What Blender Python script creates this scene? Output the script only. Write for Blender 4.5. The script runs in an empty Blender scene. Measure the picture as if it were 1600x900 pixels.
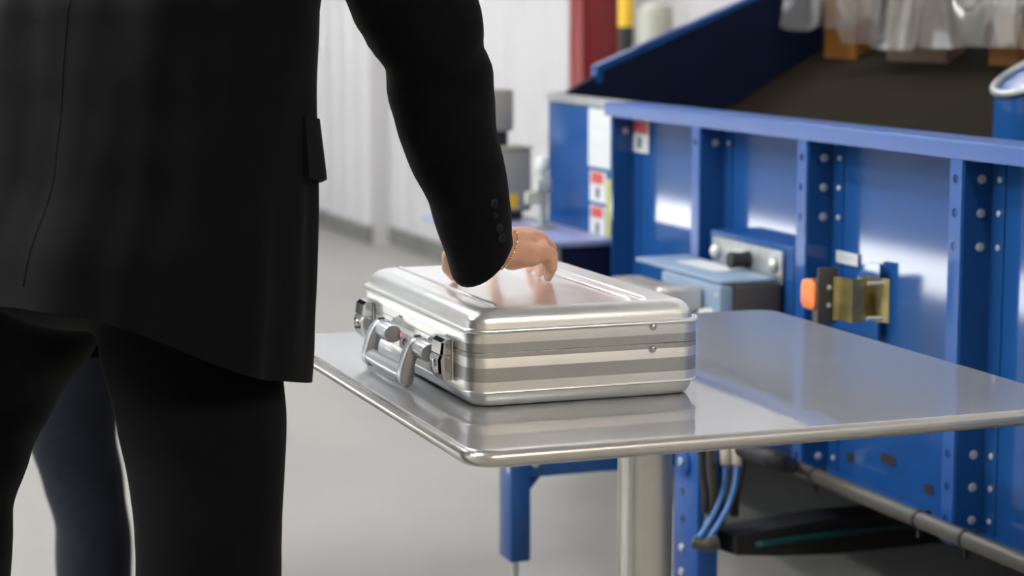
import bpy, bmesh, math, random
from mathutils import Vector, Matrix, noise
random.seed(7)
PI = math.pi
SC = bpy.context.scene
COL = SC.collection

# ------------------------------------------------------------------ camera
F_PX, Y_HOR, AZ, HC = 3224.0, 15.84, math.radians(20.18), 1.30
PITCH = math.atan((450 - Y_HOR) / F_PX)
cam_d = bpy.data.cameras.new('camera')
cam_d.sensor_width = 36.0
cam_d.lens = 36.0 * F_PX / 1600
cam_d.clip_start = 0.05
cam_d.dof.use_dof = True
cam_d.dof.focus_distance = 2.92
cam_d.dof.aperture_fstop = 3.9
cam = bpy.data.objects.new('camera', cam_d)
COL.objects.link(cam)
cam.location = (0, 0, HC)
cam.rotation_euler = (PI / 2 - PITCH, 0, -AZ)
SC.camera = cam

# ------------------------------------------------------------------ world, exposure
SC.view_settings.view_transform = 'Standard'
SC.view_settings.look = 'None'
SC.view_settings.gamma = 1.0
SC.view_settings.use_curve_mapping = False
SC.view_settings.exposure = 0.6
world = bpy.data.worlds.new('world')
SC.world = world
world.use_nodes = True
world.node_tree.nodes['Background'].inputs[0].default_value = (0.8, 0.88, 1.0, 1)
world.node_tree.nodes['Background'].inputs[1].default_value = 0.6

WINDOW_STRENGTH = 1.0
LAMP_WATTS = 90.0
sun_d = bpy.data.lights.new('sun', 'SUN'); sun_d.energy = 125.0; sun_d.angle = math.radians(1.5); sun_d.color = (0.97, 0.985, 1.0)
sun = bpy.data.objects.new('sun', sun_d); COL.objects.link(sun)
sun.rotation_euler = (0, math.radians(-10.5), 0)      # high sun, a little from the left, through the ceiling slot added for it

# pixel helpers: a pixel gives a direction, the plane or depth gives the distance
CT, ST = math.cos(PITCH), math.sin(PITCH)
FWD = Vector((math.sin(AZ) * CT, math.cos(AZ) * CT, -ST))
RGT = Vector((math.cos(AZ), -math.sin(AZ), 0))
UPV = RGT.cross(FWD)
EYE = Vector((0, 0, HC))
def ray(x, y): return FWD + RGT * ((x - 800) / F_PX) + UPV * ((450 - y) / F_PX)
def on_z(x, y, z): d = ray(x, y); return EYE + d * ((z - HC) / d.z)
def on_x(x, y, X): d = ray(x, y); return EYE + d * (X / d.x)
def on_y(x, y, Y): d = ray(x, y); return EYE + d * (Y / d.y)
def at_d(x, y, D): return EYE + ray(x, y) * D

# ------------------------------------------------------------------ materials
MATS = {}
def mat(name, col, rough=0.5, metal=0.0, coat=0.0, coat_rough=0.05, spec=0.5, var=0.0, vscale=8.0, bump=0.0, bscale=60.0,
        trans=0.0, alpha=1.0, emit=None, estr=0.0, rvar=0.0, stretch=(1, 1, 1), aniso=0.0, sheen=0.0, bdist=0.002):
    if name in MATS: return MATS[name]
    m = bpy.data.materials.new(name); m.use_nodes = True
    nt = m.node_tree; b = nt.nodes['Principled BSDF']
    I = b.inputs
    I['Base Color'].default_value = (*col, 1); I['Roughness'].default_value = rough
    I['Metallic'].default_value = metal; I['Coat Weight'].default_value = coat
    I['Coat Roughness'].default_value = coat_rough; I['Specular IOR Level'].default_value = spec
    I['Transmission Weight'].default_value = trans; I['Alpha'].default_value = alpha
    I['Sheen Weight'].default_value = sheen
    if emit: I['Emission Color'].default_value = (*emit, 1); I['Emission Strength'].default_value = estr
    tc = nt.nodes.new('ShaderNodeTexCoord'); mp = nt.nodes.new('ShaderNodeMapping')
    mp.inputs['Scale'].default_value = stretch
    nt.links.new(tc.outputs['Object'], mp.inputs['Vector'])
    n = nt.nodes.new('ShaderNodeTexNoise'); n.inputs['Scale'].default_value = vscale; n.inputs['Detail'].default_value = 5
    nt.links.new(mp.outputs['Vector'], n.inputs['Vector'])
    r = nt.nodes.new('ShaderNodeValToRGB')
    v = max(var, 0.001)
    r.color_ramp.elements[0].position = 0.3; r.color_ramp.elements[1].position = 0.7
    r.color_ramp.elements[0].color = (*[c * (1 - v) for c in col], 1)
    r.color_ramp.elements[1].color = (*[min(1, c * (1 + v)) for c in col], 1)
    nt.links.new(n.outputs['Fac'], r.inputs['Fac']); nt.links.new(r.outputs['Color'], I['Base Color'])
    if rvar:
        mr = nt.nodes.new('ShaderNodeMapRange'); mr.inputs['To Min'].default_value = max(0, rough - rvar); mr.inputs['To Max'].default_value = rough + rvar
        nt.links.new(n.outputs['Fac'], mr.inputs['Value']); nt.links.new(mr.outputs['Result'], I['Roughness'])
    if bump:
        n2 = nt.nodes.new('ShaderNodeTexNoise'); n2.inputs['Scale'].default_value = bscale; n2.inputs['Detail'].default_value = 4
        nt.links.new(mp.outputs['Vector'], n2.inputs['Vector'])
        bp = nt.nodes.new('ShaderNodeBump'); bp.inputs['Strength'].default_value = bump; bp.inputs['Distance'].default_value = bdist
        nt.links.new(n2.outputs['Fac'], bp.inputs['Height']); nt.links.new(bp.outputs['Normal'], I['Normal'])
    MATS[name] = m
    return m

M_floor = mat('concrete_floor', (0.290, 0.282, 0.262), 0.42, var=0.10, vscale=1.3, bump=0.05, bscale=25, rvar=0.1)
M_white = mat('white_cladding', (0.50, 0.495, 0.505), 0.55, var=0.02, vscale=3)
M_wallb = mat('beige_plaster', (0.46, 0.40, 0.31), 0.8, var=0.06)
M_wall = mat('grey_plaster', (0.55, 0.54, 0.52), 0.8, var=0.05)
M_ceil = mat('ceiling_paint', (0.32, 0.32, 0.33), 0.8, var=0.03)
M_dark = mat('dark_rubber', (0.02, 0.02, 0.022), 0.6, var=0.1)
M_base = mat('grey_base', (0.16, 0.16, 0.15), 0.7, var=0.1)
M_blue = mat('blue_paint', (0.012, 0.075, 0.26), 0.32, coat=0.68, coat_rough=0.07, spec=0.06, var=0.05, vscale=4, bump=0.03, bscale=90)
M_bluel = mat('blue_paint_rail', (0.019, 0.090, 0.33), 0.35, coat=0.15, coat_rough=0.15, spec=0.2, var=0.06, vscale=6)
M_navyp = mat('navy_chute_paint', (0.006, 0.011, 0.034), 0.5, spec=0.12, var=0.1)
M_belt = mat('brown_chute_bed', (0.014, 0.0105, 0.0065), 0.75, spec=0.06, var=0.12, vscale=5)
M_alu = mat('case_aluminium', (0.88, 0.89, 0.89), 0.29, 0.80, var=0.02, vscale=30, bump=0.04, bscale=900, bdist=0.0004)
M_alu_l = mat('frame_light_anodised', (0.86, 0.855, 0.84), 0.36, 0.80, var=0.02, vscale=40)
M_alu_d = mat('frame_dark_anodised', (0.49, 0.49, 0.48), 0.36, 0.80, var=0.02, vscale=40)
M_chrome = mat('chrome', (0.62, 0.62, 0.62), 0.08, 1.0, var=0.02)
M_handle = mat('silver_plastic', (0.44, 0.45, 0.47), 0.30, 0.55, var=0.02, vscale=30)
M_steel = mat('table_steel', (0.33, 0.34, 0.355), 0.33, 0.25, coat=1.0, coat_rough=0.03, var=0.05, vscale=5, rvar=0.04)
M_edge = mat('table_rolled_edge', (0.52, 0.51, 0.49), 0.26, 0.75, var=0.04, vscale=12)
M_pole = mat('pole_steel', (0.70, 0.69, 0.65), 0.3, 0.6, var=0.03, vscale=12)
M_suit = mat('black_suit_wool', (0.0026, 0.0028, 0.0038), 0.85, spec=0.08, var=0.15, vscale=40, bump=0.25, bscale=700, sheen=0.03)
M_navy = mat('navy_suit_wool', (0.010, 0.012, 0.022), 0.85, spec=0.2, var=0.15, vscale=40, bump=0.25, bscale=700, sheen=0.05)
M_btn = mat('dark_button', (0.006, 0.007, 0.010), 0.45, spec=0.2, var=0.1)
M_skin = mat('skin', (0.66, 0.355, 0.245), 0.5, var=0.10, vscale=45, bump=0.15, bscale=260, bdist=0.001)
M_skin.node_tree.nodes['Principled BSDF'].inputs['Subsurface Weight'].default_value = 0.15
M_skin.node_tree.nodes['Principled BSDF'].inputs['Subsurface Radius'].default_value = (0.01, 0.004, 0.002)
M_gold = mat('gold', (0.85, 0.66, 0.34), 0.2, 1.0, var=0.03)
M_hair = mat('dark_hair', (0.012, 0.010, 0.008), 0.5, var=0.3, vscale=60)
M_shirt = mat('white_shirt', (0.75, 0.75, 0.76), 0.8, var=0.02)
M_shoe = mat('black_leather', (0.012, 0.012, 0.012), 0.3, var=0.1)
M_zinc = mat('galvanised', (0.50, 0.53, 0.53), 0.38, 0.7, var=0.15, vscale=40)
M_brass = mat('yellow_zinc', (0.42, 0.36, 0.16), 0.3, 0.8, var=0.25, vscale=25)
M_bolt = mat('bolt_zinc', (0.62, 0.63, 0.62), 0.35, 0.5, var=0.05)
M_grey = mat('grey_device', (0.30, 0.295, 0.27), 0.45, var=0.05)
M_greyd = mat('dark_grey_housing', (0.055, 0.052, 0.048), 0.5, var=0.05)
M_bgrey = mat('blue_grey_housing', (0.24, 0.33, 0.46), 0.4, var=0.04)
M_fin = mat('motor_grey', (0.25, 0.235, 0.21), 0.45, var=0.05)
M_or = mat('orange_reflector', (0.95, 0.25, 0.07), 0.35, var=0.03)
M_label = mat('white_label', (0.62, 0.65, 0.65), 0.5, var=0.01)
M_red = mat('red_print', (0.55, 0.08, 0.07), 0.5, var=0.03)
M_yel = mat('yellow_print', (0.80, 0.50, 0.03), 0.5, var=0.03)
M_ygr = mat('yellow_green_tape', (0.50, 0.52, 0.12), 0.5, var=0.03)
M_print = mat('dark_print', (0.08, 0.09, 0.10), 0.5, var=0.03)
M_redp = mat('red_column_paint', (0.21, 0.013, 0.018), 0.4, var=0.05)
M_lav = mat('pale_lavender_ledge', (0.26, 0.29, 0.47), 0.35, var=0.05)
M_tank = mat('pale_grey_green_tank', (0.42, 0.43, 0.36), 0.5, var=0.04)
M_hose = mat('blue_hose', (0.06, 0.20, 0.50), 0.35, var=0.04)
M_teal = mat('teal_stripe', (0.01, 0.07, 0.075), 0.4, var=0.04)
M_conduit = mat('dark_conduit', (0.075, 0.070, 0.060), 0.35, var=0.08)
M_cream = mat('cream_connector', (0.55, 0.50, 0.40), 0.5, var=0.04)
M_strip = mat('clear_pvc', (0.90, 0.87, 0.83), 0.07, trans=0.93, var=0.12, vscale=5, spec=0.6)
M_orbox = mat('amber_board', (0.22, 0.08, 0.008), 0.5, var=0.06)
M_wood = mat('tan_board', (0.11, 0.07, 0.04), 0.6, var=0.1)
M_pane = mat('daylight_pane', (0.9, 0.95, 1.0), 0.5, emit=(0.86, 0.93, 1.0), estr=WINDOW_STRENGTH)
M_lamp = mat('lamp_diffuser', (1, 1, 1), 0.5, emit=(1.0, 0.96, 0.9), estr=6.0)
M_frame = mat('grey_frame', (0.35, 0.35, 0.36), 0.5, var=0.03)
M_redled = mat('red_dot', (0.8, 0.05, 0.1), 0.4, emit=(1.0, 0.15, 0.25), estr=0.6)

# ------------------------------------------------------------------ mesh helpers
def link(name, me, m, parent=None, smooth=False):
    o = bpy.data.objects.new(name, me); COL.objects.link(o)
    if m is not None and not me.materials: me.materials.append(m)
    if parent is not None: o.parent = parent
    if smooth is not False:
        for p in me.polygons: p.use_smooth = True
        if smooth is not True:
            bm = bmesh.new(); bm.from_mesh(me)
            for e in bm.edges:
                if len(e.link_faces) == 2 and e.calc_face_angle(0) > smooth: e.smooth = False
            bm.to_mesh(me); bm.free()
    return o
def obj(name, bm, m, parent=None, smooth=0.6):
    bmesh.ops.recalc_face_normals(bm, faces=bm.faces)
    me = bpy.data.meshes.new(name); bm.to_mesh(me); bm.free()
    return link(name, me, m, parent, smooth)
def tag(o, label=None, cat=None, group=None, kind=None):
    if label: o['label'] = label
    if cat: o['category'] = cat
    if group: o['group'] = group
    if kind: o['kind'] = kind
    return o
def thing(name, label, cat, loc=(0, 0, 0), rz=0.0, group=None):
    o = bpy.data.objects.new(name, None); COL.objects.link(o)
    o.location = loc; o.rotation_euler = (0, 0, rz); o.empty_display_size = 0.1
    return tag(o, label, cat, group)
NB = bmesh.new
def bx(bm, x0, x1, y0, y1, z0, z1, bev=0.0, seg=2):
    v = [bm.verts.new(p) for p in ((x0, y0, z0), (x1, y0, z0), (x1, y1, z0), (x0, y1, z0), (x0, y0, z1), (x1, y0, z1), (x1, y1, z1), (x0, y1, z1))]
    fs = [bm.faces.new([v[i] for i in q]) for q in ((3, 2, 1, 0), (4, 5, 6, 7), (0, 1, 5, 4), (1, 2, 6, 5), (2, 3, 7, 6), (3, 0, 4, 7))]
    if bev:
        es = list({e for f in fs for e in f.edges})
        bmesh.ops.bevel(bm, geom=es, offset=bev, segments=seg, affect='EDGES', profile=0.5)
    return bm
def box(name, x0, x1, y0, y1, z0, z1, m, parent=None, bev=0.0, seg=2):
    return obj(name, bx(NB(), x0, x1, y0, y1, z0, z1, bev, seg), m, parent)
def loft(bm, rings, caps=True, closed=True):
    vs = [[bm.verts.new(p) for p in r] for r in rings]
    n = len(rings[0])
    for a, b in zip(vs[:-1], vs[1:]):
        for i in range(n if closed else n - 1):
            j = (i + 1) % n
            bm.faces.new((a[i], a[j], b[j], b[i]))
    if caps and closed:
        bm.faces.new(vs[0][::-1]); bm.faces.new(vs[-1])
    return bm
def frames(pts):
    pts = [Vector(p) for p in pts]; out = []; N = None
    for i, p in enumerate(pts):
        t = (pts[min(i + 1, len(pts) - 1)] - pts[max(i - 1, 0)]).normalized()
        if N is None:
            N = t.cross(Vector((0, 0, 1)))
            if N.length < 1e-3: N = t.cross(Vector((1, 0, 0)))
        N = (N - t * N.dot(t)).normalized()
        out.append((p, t, N, t.cross(N)))
    return out
def tube(bm, pts, r, n=12, caps=True):
    rr = r if isinstance(r, (list, tuple)) else [r] * len(pts)
    rings = []
    for (p, t, N, B), q in zip(frames(pts), rr):
        rings.append([p + (N * math.cos(2 * PI * k / n) + B * math.sin(2 * PI * k / n)) * q for k in range(n)])
    return loft(bm, rings, caps)
def cyl(name, p0, p1, r, m, parent=None, n=20, bev=0.0):
    p0, p1 = Vector(p0), Vector(p1); d = (p1 - p0)
    if bev: pts = [p0, p0 + d.normalized() * bev, p1 - d.normalized() * bev, p1]; rr = [r - bev, r, r, r - bev]
    else: pts = [p0, p1]; rr = [r, r]
    return obj(name, tube(NB(), pts, rr, n), m, parent)
def capsule(bm, p0, r0, p1, r1, n=14):
    p0, p1 = Vector(p0), Vector(p1); t = (p1 - p0).normalized()
    pts, rr = [], []
    for k in range(5):
        a = PI / 2 * (1 - k / 4 * 0.98 - 0.02)
        pts.append(p0 - t * r0 * math.sin(a)); rr.append(max(1e-4, r0 * math.cos(a)))
    for k in range(5):
        a = PI / 2 * (k / 4 * 0.98)
        pts.append(p1 + t * r1 * math.sin(a)); rr.append(max(1e-4, r1 * math.cos(a)))
    tube(bm, pts, rr, n)
def smooth_path(pts, sub=6):
    P = [Vector(p) for p in pts]; out = []
    for i in range(len(P) - 1):
        a, b, c, d = P[max(i - 1, 0)], P[i], P[i + 1], P[min(i + 2, len(P) - 1)]
        for k in range(sub):
            t = k / sub
            out.append(0.5 * ((2 * b) + (c - a) * t + (2 * a - 5 * b + 4 * c - d) * t * t + (3 * b - a - 3 * c + d) * t ** 3))
    out.append(P[-1]); return out
def rrect(x0, x1, y0, y1, r, z, k=8):
    pts = []
    for cx, cy, a0 in ((x1 - r, y1 - r, 0), (x0 + r, y1 - r, PI / 2), (x0 + r, y0 + r, PI), (x1 - r, y0 + r, 1.5 * PI)):
        for i in range(k + 1):
            a = a0 + PI / 2 * i / k
            pts.append((cx + r * math.cos(a), cy + r * math.sin(a), z))
    return pts
def prism(bm, poly, axis, a0, a1):
    def P(u, v, w): return {'x': (w, u, v), 'y': (u, w, v), 'z': (u, v, w)}[axis]
    return loft(bm, [[P(u, v, a0) for u, v in poly], [P(u, v, a1) for u, v in poly]])
def disc_part(name, centre, axis, r, t, m, parent, n=16):
    c = Vector(centre); a = Vector(axis).normalized()
    return obj(name, tube(NB(), [c, c + a * t * 0.6, c + a * t], [r, r, r * 0.7], n), m, parent)
def plate_holes(bm, u0, u1, v0, v1, holes, r, n=12):
    """flat plate in (u, v) with real round holes stacked along v; returns flat geometry at w=0"""
    um = (u0 + u1) / 2
    vs = sorted(holes); hc_ = 0.031
    for h in vs:
        a, b = h - hc_, h + hc_
        outer, inner = [], []
        for k in range(4 * 3):
            ang = 2 * PI * k / 12 + PI / 12
            c, s = math.cos(ang), math.sin(ang)
            inner.append((um + r * c, h + r * s))
            hx = (u1 - u0) / 2
            tx = hx / abs(c) if abs(c) > 1e-6 else 1e9
            ty = ((b - h) if s > 0 else (h - a)) / abs(s) if abs(s) > 1e-6 else 1e9
            if tx < ty: outer.append((um + c * tx, h + s * tx))
            else: outer.append((um + c * ty, h + s * ty))
        corners = [(u1, b), (u0, b), (u0, a), (u1, a)]
        iv = [bm.verts.new((p[0], p[1], 0)) for p in inner]; ov = [bm.verts.new((p[0], p[1], 0)) for p in outer]
        for k in range(12):
            j = (k + 1) % 12
            extra = []
            p, q = outer[k], outer[j]
            for cx, cy in corners:
                if (abs(p[0] - cx) < 1e-9 and abs(q[1] - cy) < 1e-9) or (abs(p[1] - cy) < 1e-9 and abs(q[0] - cx) < 1e-9):
                    if not (abs(p[0] - cx) < 1e-9 and abs(p[1] - cy) < 1e-9): extra = [bm.verts.new((cx, cy, 0))]
            bm.faces.new([iv[k], ov[k]] + extra + [ov[j], iv[j]])
    bmesh.ops.remove_doubles(bm, verts=bm.verts, dist=1e-6)
    # plain stretches between the punched cells share their edge points
    edges = [v0] + [e for h in vs for e in (h - hc_, h + hc_)] + [v1]
    for a, b in zip(edges[0::2], edges[1::2]):
        if b - a < 1e-4: continue
        def line(v):
            L = sorted((w for w in bm.verts if abs(w.co.y - v) < 1e-5), key=lambda w: w.co.x)
            return L or [bm.verts.new((u0, v, 0)), bm.verts.new((u1, v, 0))]
        bm.faces.new(line(a) + line(b)[::-1])
    return bm
def solid(bm, t):
    bmesh.ops.recalc_face_normals(bm, faces=bm.faces)
    bmesh.ops.solidify(bm, geom=bm.faces[:], thickness=t)
    return bm
def remeshed(name, bm, m, parent, voxel, smooth_it=4):
    o = obj(name, bm, m, None, True)
    md = o.modifiers.new('r', 'REMESH'); md.mode = 'VOXEL'; md.voxel_size = voxel; md.use_smooth_shade = True
    sm = o.modifiers.new('s', 'SMOOTH'); sm.factor = 0.5; sm.iterations = smooth_it
    dg = bpy.context.evaluated_depsgraph_get()
    me = bpy.data.meshes.new_from_object(o.evaluated_get(dg))
    o.modifiers.clear(); old = o.data; o.data = me; bpy.data.meshes.remove(old)
    me.name = name
    if not me.materials: me.materials.append(m)
    for p in me.polygons: p.use_smooth = True
    o.parent = parent
    return o

# ================================================================== the hall
def struct(o): o['kind'] = 'structure'; return o
X_L, Y_B, Y_F, Z_C = -6.0, -5.0, 18.0, 5.6
floor = struct(box('floor', X_L - 0.2, 3.8, Y_B - 0.2, Y_F + 0.2, -0.1, 0.0, M_floor))
cl = NB()      # ceiling with an unseen slot, added so its sun strip reflects in the panels
SKX0, SKX1, SKY0, SKY1 = -2.72, -1.88, 7.4, 16.5
for q in ((X_L - 0.2, SKX0, Y_B - 0.2, Y_F + 0.2), (SKX1, 3.8, Y_B - 0.2, Y_F + 0.2), (SKX0, SKX1, Y_B - 0.2, SKY0), (SKX0, SKX1, SKY1, Y_F + 0.2)): bx(cl, *q, Z_C, Z_C + 0.15)
ceiling = struct(obj('ceiling', cl, M_ceil))
struct(box('wall_back', X_L, 3.6, Y_B - 0.15, Y_B, 0, Z_C, M_wallb))
struct(box('wall_front', X_L, 3.6, Y_F, Y_F + 0.15, 0, Z_C, M_wall))
# left wall with daylight windows
wl = NB(); W0, W1_ = 2.2, 5.2; WM = 3.7
bx(wl, X_L - 0.15, X_L, Y_B, Y_F, 0, W0); bx(wl, X_L - 0.15, X_L, Y_B, Y_F, W1_, Z_C)
wins = [(3.2, 6.4), (7.0, 10.2), (10.8, 14.0)]
ys = [Y_B] + [v for w in wins for v in w] + [Y_F]
for a, b in zip(ys[0::2], ys[1::2]): bx(wl, X_L - 0.15, X_L, a, b, W0, W1_)
struct(obj('wall_left', wl, M_wall))
for i, (a, b) in enumerate(wins):
    fr = NB()
    for q in ((a, a + 0.06, W0, W1_), (b - 0.06, b, W0, W1_), (a, b, W0, W0 + 0.06), (a, b, W1_ - 0.06, W1_), (a, b, WM, WM + 0.05)):
        bx(fr, X_L - 0.1, X_L - 0.03, *q)
    w = struct(obj('window_%d' % (i + 1), fr, M_frame))
    box('pane', X_L - 0.08, X_L - 0.07, a + 0.06, b - 0.06, W0 + 0.06, WM, M_pane, w)
    box('pane', X_L - 0.08, X_L - 0.07, a + 0.06, b - 0.06, WM + 0.05, W1_ - 0.06, M_pane, w)
# right wall: white ribbed cladding, far bay standing proud of the near bay
wr = NB()
bx(wr, 3.36, 3.5, Y_B, Y_F, 0, Z_C); bx(wr, 3.24, 3.36, 11.08, Y_F, 0, Z_C)
wall_r = struct(obj('wall_right', wr, M_white))
def clad_mesh(wid):
    poly = [(0, 0), (0, -0.012), (wid * 0.08, -0.034), (wid * 0.40, -0.034), (wid * 0.47, -0.012), (wid * 0.55, -0.012), (wid * 0.62, -0.034), (wid * 0.92, -0.034), (wid - 0.006, -0.012), (wid - 0.006, 0)]
    bm = NB(); loft(bm, [[(v, u, 0.10) for u, v in poly], [(v, u, Z_C - 0.02) for u, v in poly]])
    me = bpy.data.meshes.new('cladding_panel'); bmesh.ops.recalc_face_normals(bm, faces=bm.faces); bm.to_mesh(me); bm.free(); me.materials.append(M_white)
    return me
cm = clad_mesh(0.62)
y = 11.08 - 0.62
while y > 4.2:
    o = link('cladding_panel', cm, None, wall_r); o.location = (3.36, y, 0); y -= 0.62
y = 11.09
while y < Y_F - 0.62:
    o = link('cladding_panel', cm, None, wall_r); o.location = (3.24, y, 0); y += 0.62
bb = NB(); bx(bb, 3.335, 3.362, 4.2, 11.08, 0, 0.10); bx(bb, 3.215, 3.242, 11.08, Y_F, 0, 0.10)
struct(obj('baseboard_right', bb, M_base))
# ceiling lamps
def lamp(x, y, label, w=LAMP_WATTS):
    t = thing('ceiling_lamp', label, 'lamp', (x, y, Z_C - 0.12), 0, 'ceiling lamps of the hall')
    box('lamp_housing', -0.3, 0.3, -0.75, 0.75, 0.03, 0.12, M_frame, t, 0.01)
    box('lamp_diffuser', -0.27, 0.27, -0.72, 0.72, 0.015, 0.03, M_lamp, t)
    ld = bpy.data.lights.new('lamp_light', 'AREA'); ld.shape = 'RECTANGLE'; ld.size = 0.54; ld.size_y = 1.44
    ld.energy = w; ld.color = (0.97, 0.985, 1.0) if y > 0 else (1.0, 0.90, 0.76)
    lo = bpy.data.objects.new('lamp_light', ld); COL.objects.link(lo); lo.parent = t; lo.location = (0, 0, 0.005)
for (x, y, w, lb) in ((-1.2, 3.4, 0.85, 'white ceiling lamp in the left row nearest the steel table'), (0.3, -2.4, 0.85, 'warm ceiling lamp near the back wall behind the camera'), (2.3, -2.4, 0.75, 'warm ceiling lamp near the back wall on the right'),
                      (-3.8, 3.4, 1.3, 'white ceiling lamp in the outer left row nearest the camera'), (-3.8, 6.4, 1.4, 'second white ceiling lamp in the outer left row'),
                      (-1.2, 6.4, 0.75, 'second white ceiling lamp in the left row'), (-1.2, 9.6, 1.0, 'white ceiling lamp in the left row furthest down the hall'), (1.9, 9.6, 0.4, 'white ceiling lamp by the far white wall')):
    lamp(x, y, lb, LAMP_WATTS * w)

# ================================================================== steel table
TZ = 0.75
tb = thing('steel_table', 'square grey steel table with rolled edge on a single column', 'table', (1.29, 2.885, 0))
tx0, tx1, ty0, ty1 = 0.822 - 1.29, 1.766 - 1.29, 2.388 - 2.885, 3.405 - 2.885
bm = NB()
R_, CR = 0.011, 0.045
rings = [rrect(tx0 + R_, tx1 - R_, ty0 + R_, ty1 - R_, CR - R_ * 0.5, TZ - 0.004)]
rings.append(rrect(tx0 + R_, tx1 - R_, ty0 + R_, ty1 - R_, CR - R_ * 0.5, TZ))
loft(bm, rings)
obj('table_top', bm, M_steel, tb)
bm = NB(); rings = []
for k in range(13):
    a = PI / 2 - PI * k / 12 * 1.12
    ins = R_ - R_ * math.cos(a); zz = TZ - R_ + R_ * math.sin(a)
    rings.append(rrect(tx0 + ins, tx1 - ins, ty0 + ins, ty1 - ins, CR - ins * 0.5, zz))
rings.append(rrect(tx0 + 0.03, tx1 - 0.03, ty0 + 0.03, ty1 - 0.03, 0.03, TZ - 0.018))
rings.append(rrect(tx0 + 0.03, tx1 - 0.03, ty0 + 0.03, ty1 - 0.03, 0.03, TZ - 0.006))
rings.append(rings[0])
loft(bm, rings, caps=False)
obj('rolled_edge', bm, M_edge, tb)
bm = NB(); loft(bm, [rrect(-0.050, 0.032, -0.041, 0.041, 0.036, z) for z in (0.02, TZ - 0.016)])
obj('column', bm, M_pole, tb)
box('mount_plate', -0.15, 0.15, -0.15, 0.15, TZ - 0.024, TZ - 0.012, M_pole, tb, 0.002)
bm = NB(); loft(bm, [rrect(-0.28 + i, 0.28 - i, -0.28 + i, 0.28 - i, 0.04, z) for i, z in ((0, 0.0), (0, 0.014), (0.006, 0.02))])
obj('base_plate', bm, M_pole, tb)
for sx in (-1, 1):
    for sy in (-1, 1): disc_part('bolt', (sx * 0.10, sy * 0.10, 0.02), (0, 0, 1), 0.012, 0.008, M_bolt, tb)

# ================================================================== briefcase
CW, CL = 0.354, 0.545
bc = thing('briefcase', 'silver aluminium briefcase lying flat on the steel table', 'briefcase', (0.916, 2.660, TZ), math.radians(-0.2))
CRD = 0.032
def shell(name, prof, m, parent, cap_top=True):
    bm = NB(); rings = []
    for ins, z in prof: rings.append(rrect(ins, CW - ins, ins, CL - ins, max(0.006, CRD - ins * 0.45), z, 8))
    loft(bm, rings); return obj(name, bm, m, parent, 0.9)
# lower shell (pressed tray)
prof = [(0.017 - 0.012 * math.sin(PI / 2 * k / 8), 0.0008 + 0.0212 * (1 - math.cos(PI / 2 * k / 8))) for k in range(9)] + [(0.005, 0.0235)]
lower = shell('lower_shell', prof, M_alu, bc)
lid = shell('lid_shell', [(0.003, 0.1085), (0.0045, 0.113)] + [(0.0045 + 0.027 * (1 - math.cos(PI / 2 * k / 9)), 0.113 + 0.0245 * math.sin(PI / 2 * k / 9)) for k in range(1, 10)], M_alu, bc)
LZ = 0.1375
for xr in (0.052, 0.256, 0.281):
    bm = NB()
    tube(bm, [(xr, 0.034, LZ - 0.004), (xr, 0.045, LZ - 0.0008), (xr, CL - 0.045, LZ - 0.0008), (xr, CL - 0.034, LZ - 0.004)], 0.0046, 12)
    obj('ridge', bm, M_alu, lid)
# frames: extruded bands running round the case
lf = shell('lower_frame', [(0.003, 0.0215), (0.0, 0.0235), (0.0, 0.0770), (0.0008, 0.0782)], M_alu_l, bc)
uf = shell('upper_frame', [(0.0008, 0.0790), (0.0, 0.0802), (0.0, 0.1065), (0.001, 0.109)], M_alu_l, bc)
def ring_band(name, z0, z1, out, m, parent):
    bm = NB()
    def rr_(o, z): return rrect(-o, CW + o, -o, CL + o, CRD + o, z, 8)
    loft(bm, [rr_(-0.001, z0), rr_(out, z0), rr_(out, z1), rr_(-0.001, z1), rr_(-0.001, z0)], caps=False)
    return obj(name, bm, m, parent, 0.6)
ring_band('dark_band', 0.0372, 0.0570, 0.0005, M_alu_d, lf)
ring_band('dark_band', 0.0712, 0.0779, 0.0005, M_alu_d, lf)
ring_band('dark_band', 0.0793, 0.0915, 0.0005, M_alu_d, uf)
def bead(name, z, r, out, m, parent):
    bm = NB(); rings = []
    for k in range(9):
        a = 2 * PI * k / 8
        o = out + r * math.cos(a); rings.append(rrect(-o, CW + o, -o, CL + o, CRD + o, z + r * math.sin(a), 8))
    loft(bm, rings, caps=False); return obj(name, bm, m, parent, True)
bead('upper_bead', 0.1090, 0.0034, 0.0008, M_alu, uf)
bead('lower_bead', 0.0225, 0.0018, 0.0002, M_alu, lf)
# rivets on the short side and dots on the handle side
for z in (0.0992, 0.0732 - 0.006):
    c = Vector((0.275, -0.0006, z + 0.004))
    bm = NB(); tube(bm, [c, c + Vector((0, -0.0022, 0)), c + Vector((0, -0.0042, 0)), c + Vector((0, -0.005, 0))], [0.0052, 0.005, 0.0034, 0.001], 16)
    obj('rivet', bm, M_chrome, bc, True)
for yy in (0.322, 0.332):
    c = Vector((0.0002, yy, 0.0860)); bm = NB(); tube(bm, [c, c + Vector((-0.0012, 0, 0))], [0.0026, 0.0022], 12); obj('frame_screw', bm, M_print, bc)
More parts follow.
